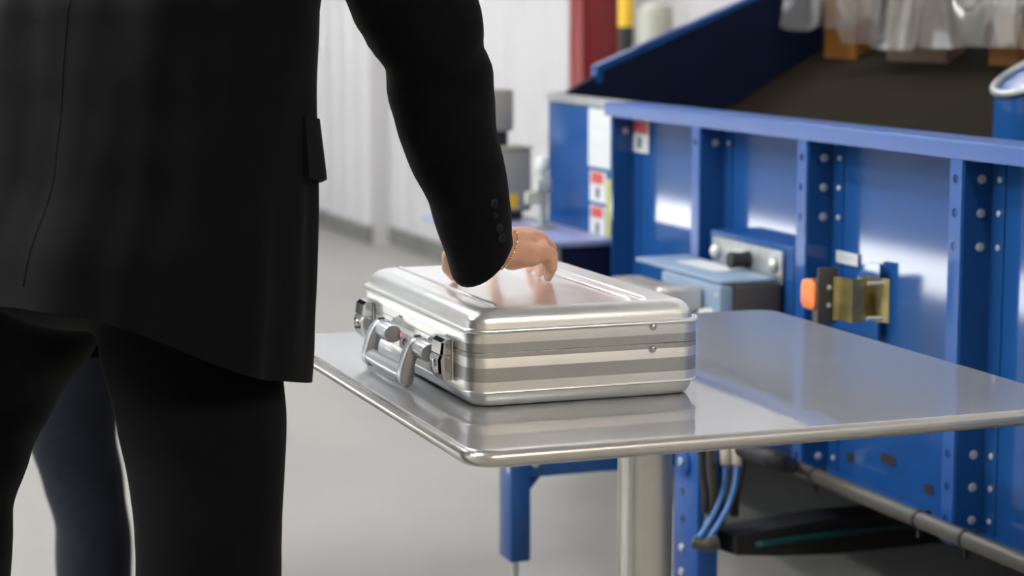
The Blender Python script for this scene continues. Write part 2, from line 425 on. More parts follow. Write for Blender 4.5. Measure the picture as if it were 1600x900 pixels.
# latches
def latch(yc):
    t = obj('latch', loft(NB(), [rrect(-0.006, 0.0, yc - 0.026, yc + 0.026, 0.0025, z, 3) for z in (0.0335, 0.0885)]), M_chrome, bc)
    def plate(name, prof, y0, y1, m):
        # side profile (x outwards negative, z) extruded in y with bevelled rims
        bm = NB(); rings = []
        for yy, s in ((y0, 0.82), (y0 + 0.004, 1.0), (y1 - 0.004, 1.0), (y1, 0.82)):
            rings.append([(x * s - 0.004, yy, 0.061 + (z - 0.061) * (0.94 + 0.06 * s)) for x, z in prof])
        loft(bm, rings); return obj(name, bm, m, t, 0.35)
    plate('latch_hook', [(0, 0.090), (-0.009, 0.0895), (-0.0145, 0.085), (-0.0165, 0.068), (-0.015, 0.067), (0, 0.067)], yc - 0.024, yc + 0.024, M_chrome)
    lv = plate('latch_lever', [(0, 0.0655), (-0.0165, 0.0665), (-0.0195, 0.060), (-0.018, 0.040), (-0.012, 0.031), (0, 0.0295)], yc - 0.022, yc + 0.022, M_chrome)
    c = Vector((-0.0225, yc, 0.054)); bm = NB(); tube(bm, [c, c + Vector((-0.003, 0, 0)), c + Vector((-0.004, 0, 0))], [0.006, 0.006, 0.004], 16); obj('keyhole_boss', bm, M_chrome, lv)
    c = Vector((-0.0263, yc, 0.054)); box('keyhole', c.x - 0.0006, c.x, c.y - 0.0008, c.y + 0.0008, c.z - 0.0035, c.z + 0.0035, M_print, lv)
latch(0.092); latch(0.492)
# handle: two pivots, two arms and a grip folded down over the side
HY0, HY1 = 0.188, 0.376
hd = obj('handle', tube(NB(), smooth_path([(-0.0345, HY0 - 0.004, 0.021), (-0.0350, HY0 + 0.04, 0.0195), (-0.0350, HY1 - 0.04, 0.0195), (-0.0345, HY1 + 0.004, 0.021)], 6), 0.0115, 20), M_handle, bc, True)
ARM = [(-0.006, 0.0750), (-0.018, 0.0765), (-0.028, 0.0715), (-0.036, 0.0600), (-0.0425, 0.0420), (-0.0465, 0.0240), (-0.0460, 0.0120), (-0.0410, 0.0055), (-0.0330, 0.0050),
       (-0.0270, 0.0110), (-0.0250, 0.0220), (-0.0245, 0.0340), (-0.0220, 0.0440), (-0.0170, 0.0495), (-0.006, 0.0505)]
def arm(yc):
    P = smooth_path([(x, 0, z) for x, z in ARM + ARM[:1]], 3)[:-1]
    cx = sum(p.x for p in P) / len(P); cz = sum(p.z for p in P) / len(P); rings = []
    n = len(P)
    for off, ins in ((-0.0115, 0.0028), (-0.0105, 0.0010), (-0.0085, 0.0), (0.0085, 0.0), (0.0105, 0.0010), (0.0115, 0.0028)):
        ring = []
        for i, p in enumerate(P):
            t = (P[(i + 1) % n] - P[i - 1]).normalized(); nrm = Vector((-t.z, 0, t.x))
            ring.append(p + nrm * ins * SGN + Vector((0, yc + off, 0)))
        rings.append(ring)
    return obj('handle_arm', loft(NB(), rings), M_handle, hd, 0.7)
_a = sum(ARM[k][0] * ARM[(k + 1) % len(ARM)][1] - ARM[(k + 1) % len(ARM)][0] * ARM[k][1] for k in range(len(ARM)))
SGN = 1.0 if _a > 0 else -1.0
for yc in (HY0, HY1):
    arm(yc)
    bm = NB(); rings = []
    for u, r in ((-0.056, 0.0128), (-0.053, 0.0138), (0.008, 0.0142), (0.015, 0.0135), (0.019, 0.010), (0.0205, 0.004)):
        rings.append([(-0.0150 + r * 1.1 * math.cos(2 * PI * q / 24), yc + u, 0.0605 + r * math.sin(2 * PI * q / 24)) for q in range(24)])
    loft(bm, rings); obj('handle_mount', bm, M_handle, bc, 0.5)
    box('mount_slot', -0.022, -0.013, yc - 0.005, yc + 0.005, 0.0742, 0.0790, M_print, hd, 0.0008)
# combination lock between the pivots
lk = box('combination_lock', -0.006, 0.0, 0.236, 0.318, 0.040, 0.066, M_handle, bc, 0.002)
for k, yy in enumerate((0.256, 0.272, 0.288)):
    bm = NB(); tube(bm, [(-0.0035, yy - 0.0035, 0.053), (-0.0035, yy + 0.0035, 0.053)], 0.0072, 18); obj('dial', bm, M_print if k != 0 else M_greyd, lk)
    bm = NB(); tube(bm, smooth_path([(-0.0109, yy + 0.0015, 0.0555), (-0.0112, yy - 0.0015, 0.0545), (-0.0112, yy + 0.0012, 0.0528), (-0.0110, yy - 0.0012, 0.0510)], 3), 0.0005, 5); obj('digit', bm, M_label, lk)
disc_part('red_dot', (-0.006, 0.308, 0.0605), (-1, 0, 0), 0.003, 0.001, M_redled, lk)
# hinges on the far long side, feet under the lower shell
for yy in (0.12, 0.42): obj('hinge', tube(NB(), [(CW + 0.004, yy - 0.03, 0.0785), (CW + 0.004, yy + 0.03, 0.0785)], 0.005, 12), M_chrome, bc)
for fx in (0.05, CW - 0.05):
    for fy in (0.05, CL - 0.05): obj('foot', tube(NB(), [(fx, fy, 0.0), (fx, fy, 0.004)], [0.010, 0.012], 14), M_dark, bc)

# ================================================================== people
def at_row(px, z, D):
    """point at horizontal distance D ahead of the camera and height z that shows at column px"""
    dp = D * CT + (HC - z) * ST
    g = Vector((math.sin(AZ), math.cos(AZ), 0))
    p = g * D + RGT * ((px - 800) / F_PX * dp); p.z = z
    return p
def lerp_rows(rows, z):
    rows = sorted(rows)
    if z <= rows[0][0]: return rows[0][1:]
    for a, b in zip(rows[:-1], rows[1:]):
        if a[0] <= z <= b[0]:
            t = (z - a[0]) / (b[0] - a[0]); t = t * t * (3 - 2 * t) * 0.5 + t * 0.5
            return [p + (q - p) * t for p, q in zip(a[1:], b[1:])]
    return rows[-1][1:]
def fold(p, s, amp, seed):
    return amp * noise.noise(Vector((p.x * s + seed, p.y * s, p.z * s * 0.35)))

def leg_cloth(rows, seed, n=32, nz=40):
    """rows: (z, centre, rx, ry); rings are round the vertical"""
    rows = sorted(rows, key=lambda r: r[0]); z0, z1 = rows[0][0], rows[-1][0]
    R = [(r[0], r[1].x, r[1].y, r[2], r[3]) for r in rows]
    bm = NB(); rings = []
    for i in range(nz + 1):
        z = z0 + (z1 - z0) * i / nz
        cx, cy, rx, ry = lerp_rows(R, z); ring = []
        for k in range(n):
            a = 2 * PI * k / n
            p = Vector((cx + rx * math.cos(a), cy + ry * math.sin(a), z))
            f = 1 + fold(p, 9.0, 0.05, seed) + 0.02 * math.sin(z * 40 + math.cos(a) * 3 + seed) * (1.0 if z < 0.6 else 0.3)
            ring.append(Vector((cx + rx * f * math.cos(a), cy + ry * f * math.sin(a), z)))
        rings.append(ring)
    inner = [[Vector((c.x + (v.x - c.x) * 0.9, c.y + (v.y - c.y) * 0.9, v.z)) for v in r] for r in rings[:1] for c in [sum(r, Vector()) / len(r)]]
    loft(bm, inner + rings, caps=True)
    return bm
def shoe(bm, heel, fwd):
    f = Vector((math.sin(fwd), math.cos(fwd), 0)); s = Vector((f.y, -f.x, 0)); rings = []
    for u, w, h in ((-0.085, 0.018, 0.05), (-0.075, 0.034, 0.075), (-0.03, 0.040, 0.10), (0.03, 0.042, 0.085), (0.09, 0.050, 0.06), (0.14, 0.048, 0.045), (0.18, 0.036, 0.035), (0.20, 0.014, 0.02)):
        c = heel + f * u; ring = []
        for k in range(16):
            a = 2 * PI * k / 16; ca, sa = math.cos(a), math.sin(a)
            ring.append(c + s * (w * ca) + Vector((0, 0, max(0.0, h / 2 + h / 2 * math.copysign(abs(sa) ** 0.7, sa)))))
        rings.append(ring)
    return loft(bm, rings)
def sleeve(name, pts, radii, m, parent, seed, n=28, end_tilt=None, folds=()):
    path = smooth_path(pts, 8); nn = len(path); rr = []
    for i in range(nn):
        u = i / 8; k = min(int(u), len(radii) - 2); rr.append(radii[k] + (radii[k + 1] - radii[k]) * min(1, u - k))
    rings = []
    for i, ((p, t, N, B), r) in enumerate(zip(frames(path), rr)):
        ring = []
        for k in range(n):
            a = 2 * PI * k / n; d = N * math.cos(a) + B * math.sin(a); q = p + d * r
            f = 1 + 0.09 * noise.noise(q * 11 + Vector((seed, 0, 0))) + 0.035 * noise.noise(q * 30) + sum(am * math.exp(-((i - ix - 0.8 * math.sin(a + 1)) / wd) ** 2) for ix, am, wd in folds)
            ring.append(p + d * r * f)
        rings.append(ring)
    if end_tilt:
        # lengthen the hem on one side: shear the last rings along the axis
        (p, t, N, B) = frames(path)[-1]
        for j, w in ((nn - 1, 1.0), (nn - 2, 0.8), (nn - 3, 0.6), (nn - 4, 0.4), (nn - 5, 0.2)):
            rings[j] = [v + t * (end_tilt.dot(v - path[j]) * w) for v in rings[j]]
    last = rings[-1]; c = sum(last, Vector()) / n
    t = (path[-1] - path[-2]).normalized()
    lip = [[c + (v - c) * 0.90 for v in last], [c + (v - c) * 0.86 - t * 0.05 for v in last]]
    bm = NB(); loft(bm, rings + lip); return obj(name, bm, m, parent, True), path, rings

def jacket(name, rows, fwd, hem, zt, m, parent, seed, vent=True, n=96, nz=46):
    """rows: (z, cx, cy, half width, half depth); hem(theta) gives hem height; theta 0 = front, +90 deg = wearer's right"""
    f = Vector((math.sin(fwd), math.cos(fwd), 0)); s = Vector((f.y, -f.x, 0)); rings = []
    for i in range(nz + 1):
        ring = []
        for k in range(n):
            th = 2 * PI * k / n - PI
            z = hem(th) + (zt - hem(th)) * i / nz
            cx, cy, a, b = lerp_rows(rows, z)
            ct, st = math.cos(th), math.sin(th); e = 0.85
            d = f * (b * math.copysign(abs(ct) ** e, ct)) + s * (a * math.copysign(abs(st) ** e, st))
            p = Vector((cx, cy, z)) + d
            low = max(0, min(1, (1.25 - z) / 0.4))
            w = 0.002 * low * math.sin(th * 4 + seed) + 0.015 * noise.noise(Vector((th * 2.2, z * 2.0, seed))) + 0.006 * noise.noise(Vector((th * 7, z * 5, seed)))
            if vent:   # right half of the back laps over the left half
                back = (th + PI) if th < 0 else (th - PI)
                if 0 < -back < 0.35: w += 0.007 * (1 - (-back) / 0.35)
            ring.append(p + d.normalized() * w)
        rings.append(ring)
    first = rings[0]; c = sum(first, Vector()) / n
    def shrink(v, k, dz): return Vector((c.x + (v.x - c.x) * k, c.y + (v.y - c.y) * k, v.z + dz))
    inner = [[shrink(v, 0.90, 0.04) for v in first], [shrink(v, 0.975, 0.0) for v in first]]
    bm = NB(); loft(bm, inner + rings, caps=False); bm.faces.new(bm.verts[-n:]) if False else None
    return obj(name, bm, m, parent, 1.0), rings

def head_parts(bm, neck, up, fwd, side):
    """head as overlapping rounded masses: skull, jaw, nose, ears, brow"""
    c = neck + up * 0.122
    def ell(center, rx, ry, rz, n=20):
        rings = []
        for i in range(1, n):
            a = PI * i / n
            rings.append([center + up * (-rz * math.cos(a)) + fwd * (ry * math.sin(a) * math.cos(2 * PI * k / n)) + side * (rx * math.sin(a) * math.sin(2 * PI * k / n)) for k in range(n)])
        loft(bm, rings)
    ell(c + up * 0.03, 0.074, 0.094, 0.090)
    ell(c - up * 0.045 + fwd * 0.022, 0.056, 0.066, 0.075)
    capsule(bm, c + fwd * 0.090 + up * 0.005, 0.008, c + fwd * 0.099 - up * 0.028, 0.012)
    capsule(bm, c + fwd * 0.084 + up * 0.028 - side * 0.04, 0.010, c + fwd * 0.084 + up * 0.028 + side * 0.04, 0.010)
    capsule(bm, c + fwd * 0.078 - up * 0.068 - side * 0.018, 0.008, c + fwd * 0.078 - up * 0.068 + side * 0.018, 0.008)
    for s in (-1, 1):
        capsule(bm, c + side * s * 0.076 + up * 0.012 - fwd * 0.008, 0.010, c + side * s * 0.074 - up * 0.025 - fwd * 0.002, 0.008)
    return c
def hair_mesh(c, up, fwd, side):
    bm = NB(); rings = []; n = 28
    for i in range(0, 13):
        a = PI * (0.02 + 0.60 * i / 12)
        ring = []
        for k in range(n):
            b = 2 * PI * k / n; front = max(0, math.cos(b))
            aa = a * (1 - 0.33 * front + 0.27 * max(0, -math.cos(b)) ** 0.6)
            ring.append(c + up * 0.03 + up * (0.101 * math.cos(aa)) + (fwd * (0.104 * math.cos(b)) + side * (0.083 * math.sin(b))) * math.sin(aa))
        rings.append(ring)
    loft(bm, rings); return bm

# ---- the person in black leaning over the case
FW = math.radians(46)
fv = Vector((math.sin(FW), math.cos(FW), 0)); sv = Vector((fv.y, -fv.x, 0))
def torso_rows(spec):
    out = []
    for z, xr, a, b, D in spec:
        ext = math.hypot(a * abs(sv.dot(RGT)), b * abs(fv.dot(RGT)))
        dp = D * CT + (HC - z) * ST
        c = at_row(xr - ext * F_PX / dp, z, D)
        out.append((z, c.x, c.y, a, b))
    return out
rows1 = torso_rows([(0.78, 476, 0.262, 0.235, 2.71), (0.86, 482, 0.258, 0.228, 2.71), (0.98, 486, 0.245, 0.215, 2.72), (1.10, 488, 0.225, 0.195, 2.735),
                    (1.20, 488, 0.222, 0.185, 2.75), (1.30, 495, 0.226, 0.180, 2.77), (1.38, 520, 0.228, 0.160, 2.79), (1.45, 535, 0.212, 0.130, 2.81), (1.495, 500, 0.140, 0.10, 2.83), (1.535, 440, 0.072, 0.072, 2.85)])
p1 = thing('person', 'person in a black suit seen from behind with one hand on the briefcase', 'person')
rleg = [(0.93, at_row(292, 0.93, 2.71), 0.115, 0.095), (0.85, at_row(300, 0.85, 2.70), 0.122, 0.100), (0.777, at_row(315, 0.777, 2.67), 0.113, 0.108), (0.694, at_row(322, 0.694, 2.64), 0.100, 0.106),
        (0.64, at_row(324, 0.64, 2.62), 0.096, 0.102), (0.571, at_row(325, 0.571, 2.62), 0.093, 0.100), (0.45, at_row(322, 0.45, 2.61), 0.092, 0.10), (0.25, at_row(315, 0.25, 2.60), 0.090, 0.105), (0.05, at_row(310, 0.05, 2.60), 0.088, 0.11)]
lleg = [(0.93, at_row(40, 0.93, 2.80), 0.130, 0.125), (0.85, at_row(18, 0.85, 2.81), 0.120, 0.12), (0.76, at_row(-38, 0.76, 2.83), 0.110, 0.112), (0.68, at_row(-65, 0.68, 2.84), 0.100, 0.105),
        (0.60, at_row(-88, 0.60, 2.85), 0.095, 0.10), (0.555, at_row(-82, 0.555, 2.85), 0.093, 0.10), (0.40, at_row(-100, 0.40, 2.86), 0.092, 0.10), (0.20, at_row(-112, 0.20, 2.86), 0.090, 0.105), (0.05, at_row(-118, 0.05, 2.86), 0.088, 0.11)]
tr = NB()
loft_r = leg_cloth(rleg, 1.0); loft_l = leg_cloth(lleg, 5.0)
me_t = bpy.data.meshes.new('tmp'); loft_l.to_mesh(me_t); loft_r.from_mesh(me_t); loft_l.free(); bpy.data.meshes.remove(me_t)
pel = (rleg[0][1] + lleg[0][1]) / 2
# seat of the trousers
rings = []
for z, a, b in ((0.880, 0.10, 0.07), (0.892, 0.15, 0.11), (0.915, 0.195, 0.15), (0.95, 0.20, 0.155), (1.02, 0.185, 0.145), (1.08, 0.175, 0.135)):
    rings.append([Vector((pel.x, pel.y, z)) + fv * (b * math.cos(2 * PI * k / 32)) + sv * (a * math.sin(2 * PI * k / 32)) for k in range(32)])
loft(loft_r, rings)
trous = remeshed('trousers', loft_r, M_suit, p1, 0.008, 5)
def hem1(th):   # theta 0 front
    base = 0.800 + 0.136 * (0.5 - 0.5 * math.cos(th)) ** 2.2
    return base
jk, jrings = jacket('jacket', rows1, FW, hem1, 1.535, M_suit, p1, 2.0)
# centre back seam and vent edge, a thin raised welt
pts = []
for i in range(2, 47):
    v = jrings[i][0]; c = sum(jrings[i], Vector()) / 96; d = (v - c); d.z = 0
    pts.append(v + d.normalized() * 0.0005)
obj('back_seam', tube(NB(), pts, 0.0008, 6), M_suit, jk, True)
# right sleeve: shoulder, elbow, cuff from the rows they show at
S = at_d(520, -190, 2.70); U1 = at_d(600, -85, 2.75); U2 = at_d(655, 20, 2.81); E1 = at_d(682, 110, 2.86); E2 = at_d(702, 200, 2.90); W1 = at_d(729, 300, 2.95); W2 = at_d(747, 372, 2.99); W3 = at_d(752, 398, 3.005)
S_in = Vector((rows1[7][1], rows1[7][2], 1.415)) + sv * 0.05
sl, spath, srings = sleeve('sleeve', [S_in, S, U1, U2, E1, E2, W1, W2, W3], [0.060, 0.088, 0.083, 0.078, 0.075, 0.0705, 0.0585, 0.0500, 0.0475], M_suit, jk, 3.0, end_tilt=(-RGT * 0.45 - FWD * 0.50), folds=((22.5, 0.05, 2.0), (26.0, 0.055, 1.6), (30.0, -0.06, 1.7), (33.5, 0.03, 1.6)))
# cuff buttons
for px, py, d in ((771, 318, 2.915), (773, 333, 2.918), (779, 357, 2.928), (783, 372, 2.935)):
    c = at_d(px, py, d - 0.015); c2 = at_d(px, py, d + 0.03)
    # settle the button on the sleeve surface
    best = min((v for r in srings[-26:] for v in r), key=lambda v: ((v - EYE).normalized() - (c - EYE).normalized()).length + 0.02 * (v - EYE).length)
    ax = min(spath, key=lambda q: (q - best).length); nr = (best - ax).normalized()
    q = EYE + (c - EYE).normalized() * (best - EYE).length
    disc_part('cuff_button', q - nr * 0.0005, nr, 0.0072, 0.0040, M_btn, sl)
# left sleeve, bent forward in front of the body
LS = Vector((rows1[6][1], rows1[6][2], 1.41)) - sv * 0.165 + fv * 0.03
lpts = [LS, LS - Vector((0, 0, 0.13)) + fv * 0.03, LS - Vector((0, 0, 0.27)) + fv * 0.05, LS - Vector((0, 0, 0.35)) + fv * 0.12 + sv * 0.03, LS - Vector((0, 0, 0.40)) + fv * 0.20 + sv * 0.08]
sleeve('sleeve', [Vector((rows1[7][1], rows1[7][2], 1.415)) - sv * 0.05] + lpts, [0.060, 0.080, 0.074, 0.066, 0.058, 0.050], M_suit, jk, 9.0)
# pocket flap on the right hip
def on_jacket(px, py):
    best = None
    for r in jrings:
        for v in r:
            dv = v - EYE; dp = dv.dot(FWD); x = 800 + F_PX * dv.dot(RGT) / dp; y = 450 - F_PX * dv.dot(UPV) / dp
            e = (x - px) ** 2 + (y - py) ** 2 + dp * 40
            if best is None or e < best[0]: best = (e, v, dp)
    return best[1]
fa = on_jacket(478, 183); cj = Vector((fa.x, fa.y, fa.z))
bm = NB(); top = []
def ring_at(z, th):
    cx, cy, a, b = lerp_rows(rows1, z); ct, st = math.cos(th), math.sin(th); e = 0.85
    d = fv * (b * math.copysign(abs(ct) ** e, ct)) + sv * (a * math.copysign(abs(st) ** e, st))
    w = 0.002 * max(0, min(1, (1.25 - z) / 0.4)) * math.sin(th * 4 + 2.0) + 0.015 * noise.noise(Vector((th * 2.2, z * 2.0, 2.0))) + 0.006 * noise.noise(Vector((th * 7, z * 5, 2.0)))
    return Vector((cx, cy, z)) + d + d.normalized() * w, d.normalized()
th0 = min((abs((ring_at(1.12, t / 200)[0] - fa).length), t / 200) for t in range(60, 330))[1]
rings = []
for i in range(9):
    z = 1.165 - 0.078 * i / 8; ring_o, ring_i = [], []
    for k in range(11):
        th = th0 + 0.10 - 0.75 * k / 10
        p, d = ring_at(z - 0.02 * (k / 10), th); ring_o.append(p + d * (0.004 + 0.007 * i / 8)); ring_i.append(p + d * (-0.004 + 0.005 * i / 8))
    rings.append(ring_o + ring_i[::-1])
loft(bm, rings); obj('pocket_flap', bm, M_suit, jk, 0.8)
# shoes
for L in (rleg, lleg):
    obj('shoe', shoe(NB(), L[-1][1] * Vector((1, 1, 0)).length * 0 + Vector((L[-1][1].x, L[-1][1].y, 0)), FW), M_shoe, p1, True)

# body (skin): one continuous surface, most of it inside the clothes
LIDZ = TZ + LZ
body = NB()
nk = Vector((rows1[-1][1], rows1[-1][2], 1.53)) + fv * 0.01
chest = Vector((rows1[5][1], rows1[5][2], 1.30))
capsule(body, Vector((pel.x, pel.y, 1.00)), 0.085, Vector((rows1[3][1], rows1[3][2], 1.10)), 0.11)
capsule(body, Vector((rows1[3][1], rows1[3][2], 1.10)), 0.11, chest, 0.125)
for s in (-1, 1): capsule(body, chest, 0.10, Vector((rows1[7][1], rows1[7][2], 1.39)) + sv * 0.09 * s, 0.040)
capsule(body, chest, 0.09, nk, 0.052); capsule(body, nk, 0.053, nk + Vector((0, 0, 0.09)) + fv * 0.03, 0.05)
hc1 = head_parts(body, nk + fv * 0.035 + Vector((0, 0, 0.03)), (Vector((0, 0, 1)) + fv * 0.25).normalized(), (fv - Vector((0, 0, 0.25))).normalized(), sv)
for L in (rleg, lleg):
    P = [Vector((r[1].x, r[1].y, r[0])) for r in L]
    capsule(body, P[0], 0.075, P[5], 0.052); capsule(body, P[5], 0.050, P[8] + Vector((0, 0, 0.04)), 0.035)
    foot = Vector((P[8].x, P[8].y, 0.035)); capsule(body, P[8] + Vector((0, 0, 0.04)), 0.032, foot + fv * 0.12, 0.022)
sh = Vector((rows1[7][1], rows1[7][2], 1.40)) + sv * 0.09
capsule(body, sh, 0.04, S, 0.040); capsule(body, S, 0.040, E1, 0.038); capsule(body, E1, 0.040, W2, 0.030)
lw = [LS] + lpts[1:]
capsule(body, Vector((rows1[7][1], rows1[7][2], 1.40)) - sv * 0.09, 0.04, LS, 0.040); capsule(body, LS, 0.040, lpts[2], 0.038); capsule(body, lpts[2], 0.038, lpts[4], 0.028)
def finger(bm, pts, radii):
    for a, b, ra, rb in zip(pts[:-1], pts[1:], radii[:-1], radii[1:]): capsule(bm, a, ra, b, rb, 12)
# left hand hanging relaxed from the cuff
lh = lpts[4]; ld_ = (lpts[4] - lpts[3]).normalized(); lsd = ld_.cross(Vector((0, 0, 1))).normalized(); lup = lsd.cross(ld_)
capsule(body, lh, 0.027, lh + ld_ * 0.05, 0.026)
for k in range(4):
    o = lsd * (-0.030 + 0.020 * k); ln = (0.85, 1.0, 0.95, 0.78)[k]
    capsule(body, lh + ld_ * 0.03 + o * 0.6, 0.014, lh + ld_ * 0.095 + o, 0.011)
    finger(body, [lh + ld_ * 0.095 + o, lh + ld_ * (0.095 + 0.042 * ln) + o - lup * 0.012, lh + ld_ * (0.095 + 0.066 * ln) + o - lup * 0.032, lh + ld_ * (0.095 + 0.076 * ln) + o - lup * 0.052], [0.0105, 0.0095, 0.0085, 0.0075])
finger(body, [lh + ld_ * 0.03 - lsd * 0.025, lh + ld_ * 0.06 - lsd * 0.050, lh + ld_ * 0.095 - lsd * 0.058 - lup * 0.012, lh + ld_ * 0.12 - lsd * 0.052 - lup * 0.02], [0.014, 0.0125, 0.0105, 0.009])
# right hand, finger tips standing on the lid (tips placed on the lid plane)
wr = at_d(768, 388, 3.02)
def lidpt(px, py, r): p = on_z(px, py, LIDZ); p.z = LIDZ + r; return p
kn_l = at_d(850, 395, 3.035)     # little finger knuckle (nearest)
kn_r = at_d(840, 377, 3.070)
kn_m = at_d(820, 370, 3.100)
kn_i = at_d(782, 372, 3.110)
capsule(body, W2, 0.028, wr, 0.029); capsule(body, wr, 0.029, (kn_r + wr) / 2, 0.026)
capsule(body, wr + RGT * 0.008 - UPV * 0.002, 0.024, at_d(828, 398, 3.033), 0.019)
capsule(body, wr + RGT * 0.004 + UPV * 0.004, 0.026, kn_m, 0.0165); capsule(body, wr + UPV * 0.004, 0.026, kn_r, 0.0170); capsule(body, wr, 0.026, kn_i, 0.016)
capsule(body, at_d(828, 398, 3.033), 0.019, kn_l, 0.0125); capsule(body, at_d(800, 402, 3.035), 0.020, at_d(838, 400, 3.04), 0.0135)
capsule(body, kn_l, 0.012, kn_r, 0.0125); capsule(body, kn_r, 0.0125, kn_m, 0.013); capsule(body, kn_m, 0.013, kn_i, 0.013)
finger(body, [kn_l, at_d(860, 398, 3.040), at_d(861, 417, 3.050), lidpt(856, 441, 0.0072)], [0.0120, 0.0115, 0.0098, 0.0070])
finger(body, [kn_r, at_d(858, 388, 3.095), at_d(855, 412, 3.110), lidpt(842, 434, 0.0072)], [0.0125, 0.0120, 0.0095, 0.0072])
finger(body, [kn_m, at_d(842, 380, 3.135), at_d(846, 405, 3.150), lidpt(826, 427, 0.0072)], [0.0125, 0.0115, 0.0095, 0.0072])
finger(body, [kn_i, at_d(778, 378, 3.150), at_d(772, 402, 3.170), lidpt(768, 424, 0.0072)], [0.0120, 0.0112, 0.0095, 0.0072])
finger(body, [wr - RGT * 0.012, at_d(728, 392, 3.055), at_d(703, 400, 3.075), at_d(702, 418, 3.095), lidpt(709, 440, 0.0084)], [0.024, 0.0165, 0.0128, 0.0120, 0.0082])
bd = remeshed('body', body, M_skin, p1, 0.0032, 2)
obj('hair', hair_mesh(hc1, (Vector((0, 0, 1)) + fv * 0.25).normalized(), (fv - Vector((0, 0, 0.25))).normalized(), sv), M_hair, p1, True)
# shirt collar standing above the jacket
rings = [[nk + Vector((0, 0, z)) + (fv * math.cos(2 * PI * k / 28) + sv * math.sin(2 * PI * k / 28)) * r for k in range(28)] for z, r in ((-0.03, 0.075), (0.02, 0.066), (0.035, 0.064), (0.033, 0.060), (-0.03, 0.060))]
obj('shirt_collar', loft(NB(), rings), M_shirt, p1, True)
# thin gold chain round the wrist
br = NB(); bc_c = at_d(793, 391.5, 3.020); ax = (kn_l - wr).normalized()
b1 = (Vector((0, 0, 1)) - ax * ax.z).normalized(); b2 = ax.cross(b1)
for k in range(46):
    a = 2 * PI * k / 46
    p = bc_c + (b1 * math.cos(a) * 0.0285 + b2 * math.sin(a) * 0.0315) + ax * (-0.010 * math.cos(a - 0.3) * -1)
    bmesh.ops.create_icosphere(br, subdivisions=1, radius=0.0019, matrix=Matrix.Translation(p))
obj('bracelet', br, M_gold, p1, True)

# ---- the second person in navy, almost hidden behind the first
p2 = thing('person', 'person in navy suit standing behind, one leg showing between the other\'s legs', 'person')
FW2 = math.radians(75); f2 = Vector((math.sin(FW2), math.cos(FW2), 0)); s2 = Vector((f2.y, -f2.x, 0))
D2 = 4.30
leg_a = [(z, at_row(px, z, D2), a, b) for z, px, a, b in ((0.92, 150, 0.105, 0.105), (0.72, 122, 0.105, 0.10), (0.52, 108, 0.100, 0.095), (0.40, 113, 0.094, 0.09), (0.31, 130, 0.084, 0.085), (0.2, 146, 0.080, 0.09), (0.05, 148, 0.082, 0.10))]
leg_b = [(z, at_row(290 if z < 0.8 else 280, z, D2 - 0.06), a, b) for z, c, a, b in leg_a]
ba, bb_ = leg_cloth(leg_a, 11.0), leg_cloth(leg_b, 15.0)
me_t = bpy.data.meshes.new('tmp'); bb_.to_mesh(me_t); ba.from_mesh(me_t); bb_.free(); bpy.data.meshes.remove(me_t)
pel2 = (leg_a[0][1] + leg_b[0][1]) / 2
rings = []
for z, a, b in ((0.80, 0.06, 0.06), (0.85, 0.15, 0.12), (0.92, 0.18, 0.14), (1.0, 0.175, 0.135), (1.06, 0.165, 0.125)):
    rings.append([Vector((pel2.x, pel2.y, z)) + f2 * (b * math.cos(2 * PI * k / 28)) + s2 * (a * math.sin(2 * PI * k / 28)) for k in range(28)])
loft(ba, rings); remeshed('trousers', ba, M_navy, p2, 0.009, 4)
rows2 = [(z, pel2.x + f2.x * o, pel2.y + f2.y * o, a, b) for z, a, b, o in ((0.82, 0.205, 0.17, 0), (0.95, 0.20, 0.165, 0), (1.1, 0.185, 0.15, 0), (1.3, 0.20, 0.15, 0.0), (1.40, 0.195, 0.130, 0.0), (1.455, 0.175, 0.11, 0.0), (1.49, 0.12, 0.09, 0.005), (1.52, 0.075, 0.07, 0.01))]
jk2, _ = jacket('jacket', rows2, FW2, lambda th: 0.83, 1.52, M_navy, p2, 6.0)
body = NB(); nk2 = Vector((rows2[-1][1], rows2[-1][2], 1.515))
capsule(body, Vector((pel2.x, pel2.y, 0.96)), 0.09, Vector((pel2.x, pel2.y, 1.30)), 0.11); capsule(body, Vector((pel2.x, pel2.y, 1.30)), 0.09, nk2, 0.05)
capsule(body, nk2, 0.051, nk2 + Vector((0, 0, 0.09)) + f2 * 0.02, 0.05)
hc2 = head_parts(body, nk2 + f2 * 0.02 + Vector((0, 0, 0.03)), Vector((0, 0, 1)), f2, s2)
for L in (leg_a, leg_b):
    P = [Vector((r[1].x, r[1].y, r[0])) for r in L]
    capsule(body, P[0], 0.07, P[3], 0.045); capsule(body, P[3], 0.045, P[6] + Vector((0, 0, 0.04)), 0.034)
    capsule(body, P[6] + Vector((0, 0, 0.04)), 0.032, Vector((P[6].x, P[6].y, 0.035)) + f2 * 0.12, 0.022)
    obj('shoe', shoe(NB(), Vector((P[6].x, P[6].y, 0)), FW2), M_shoe, p2, True)
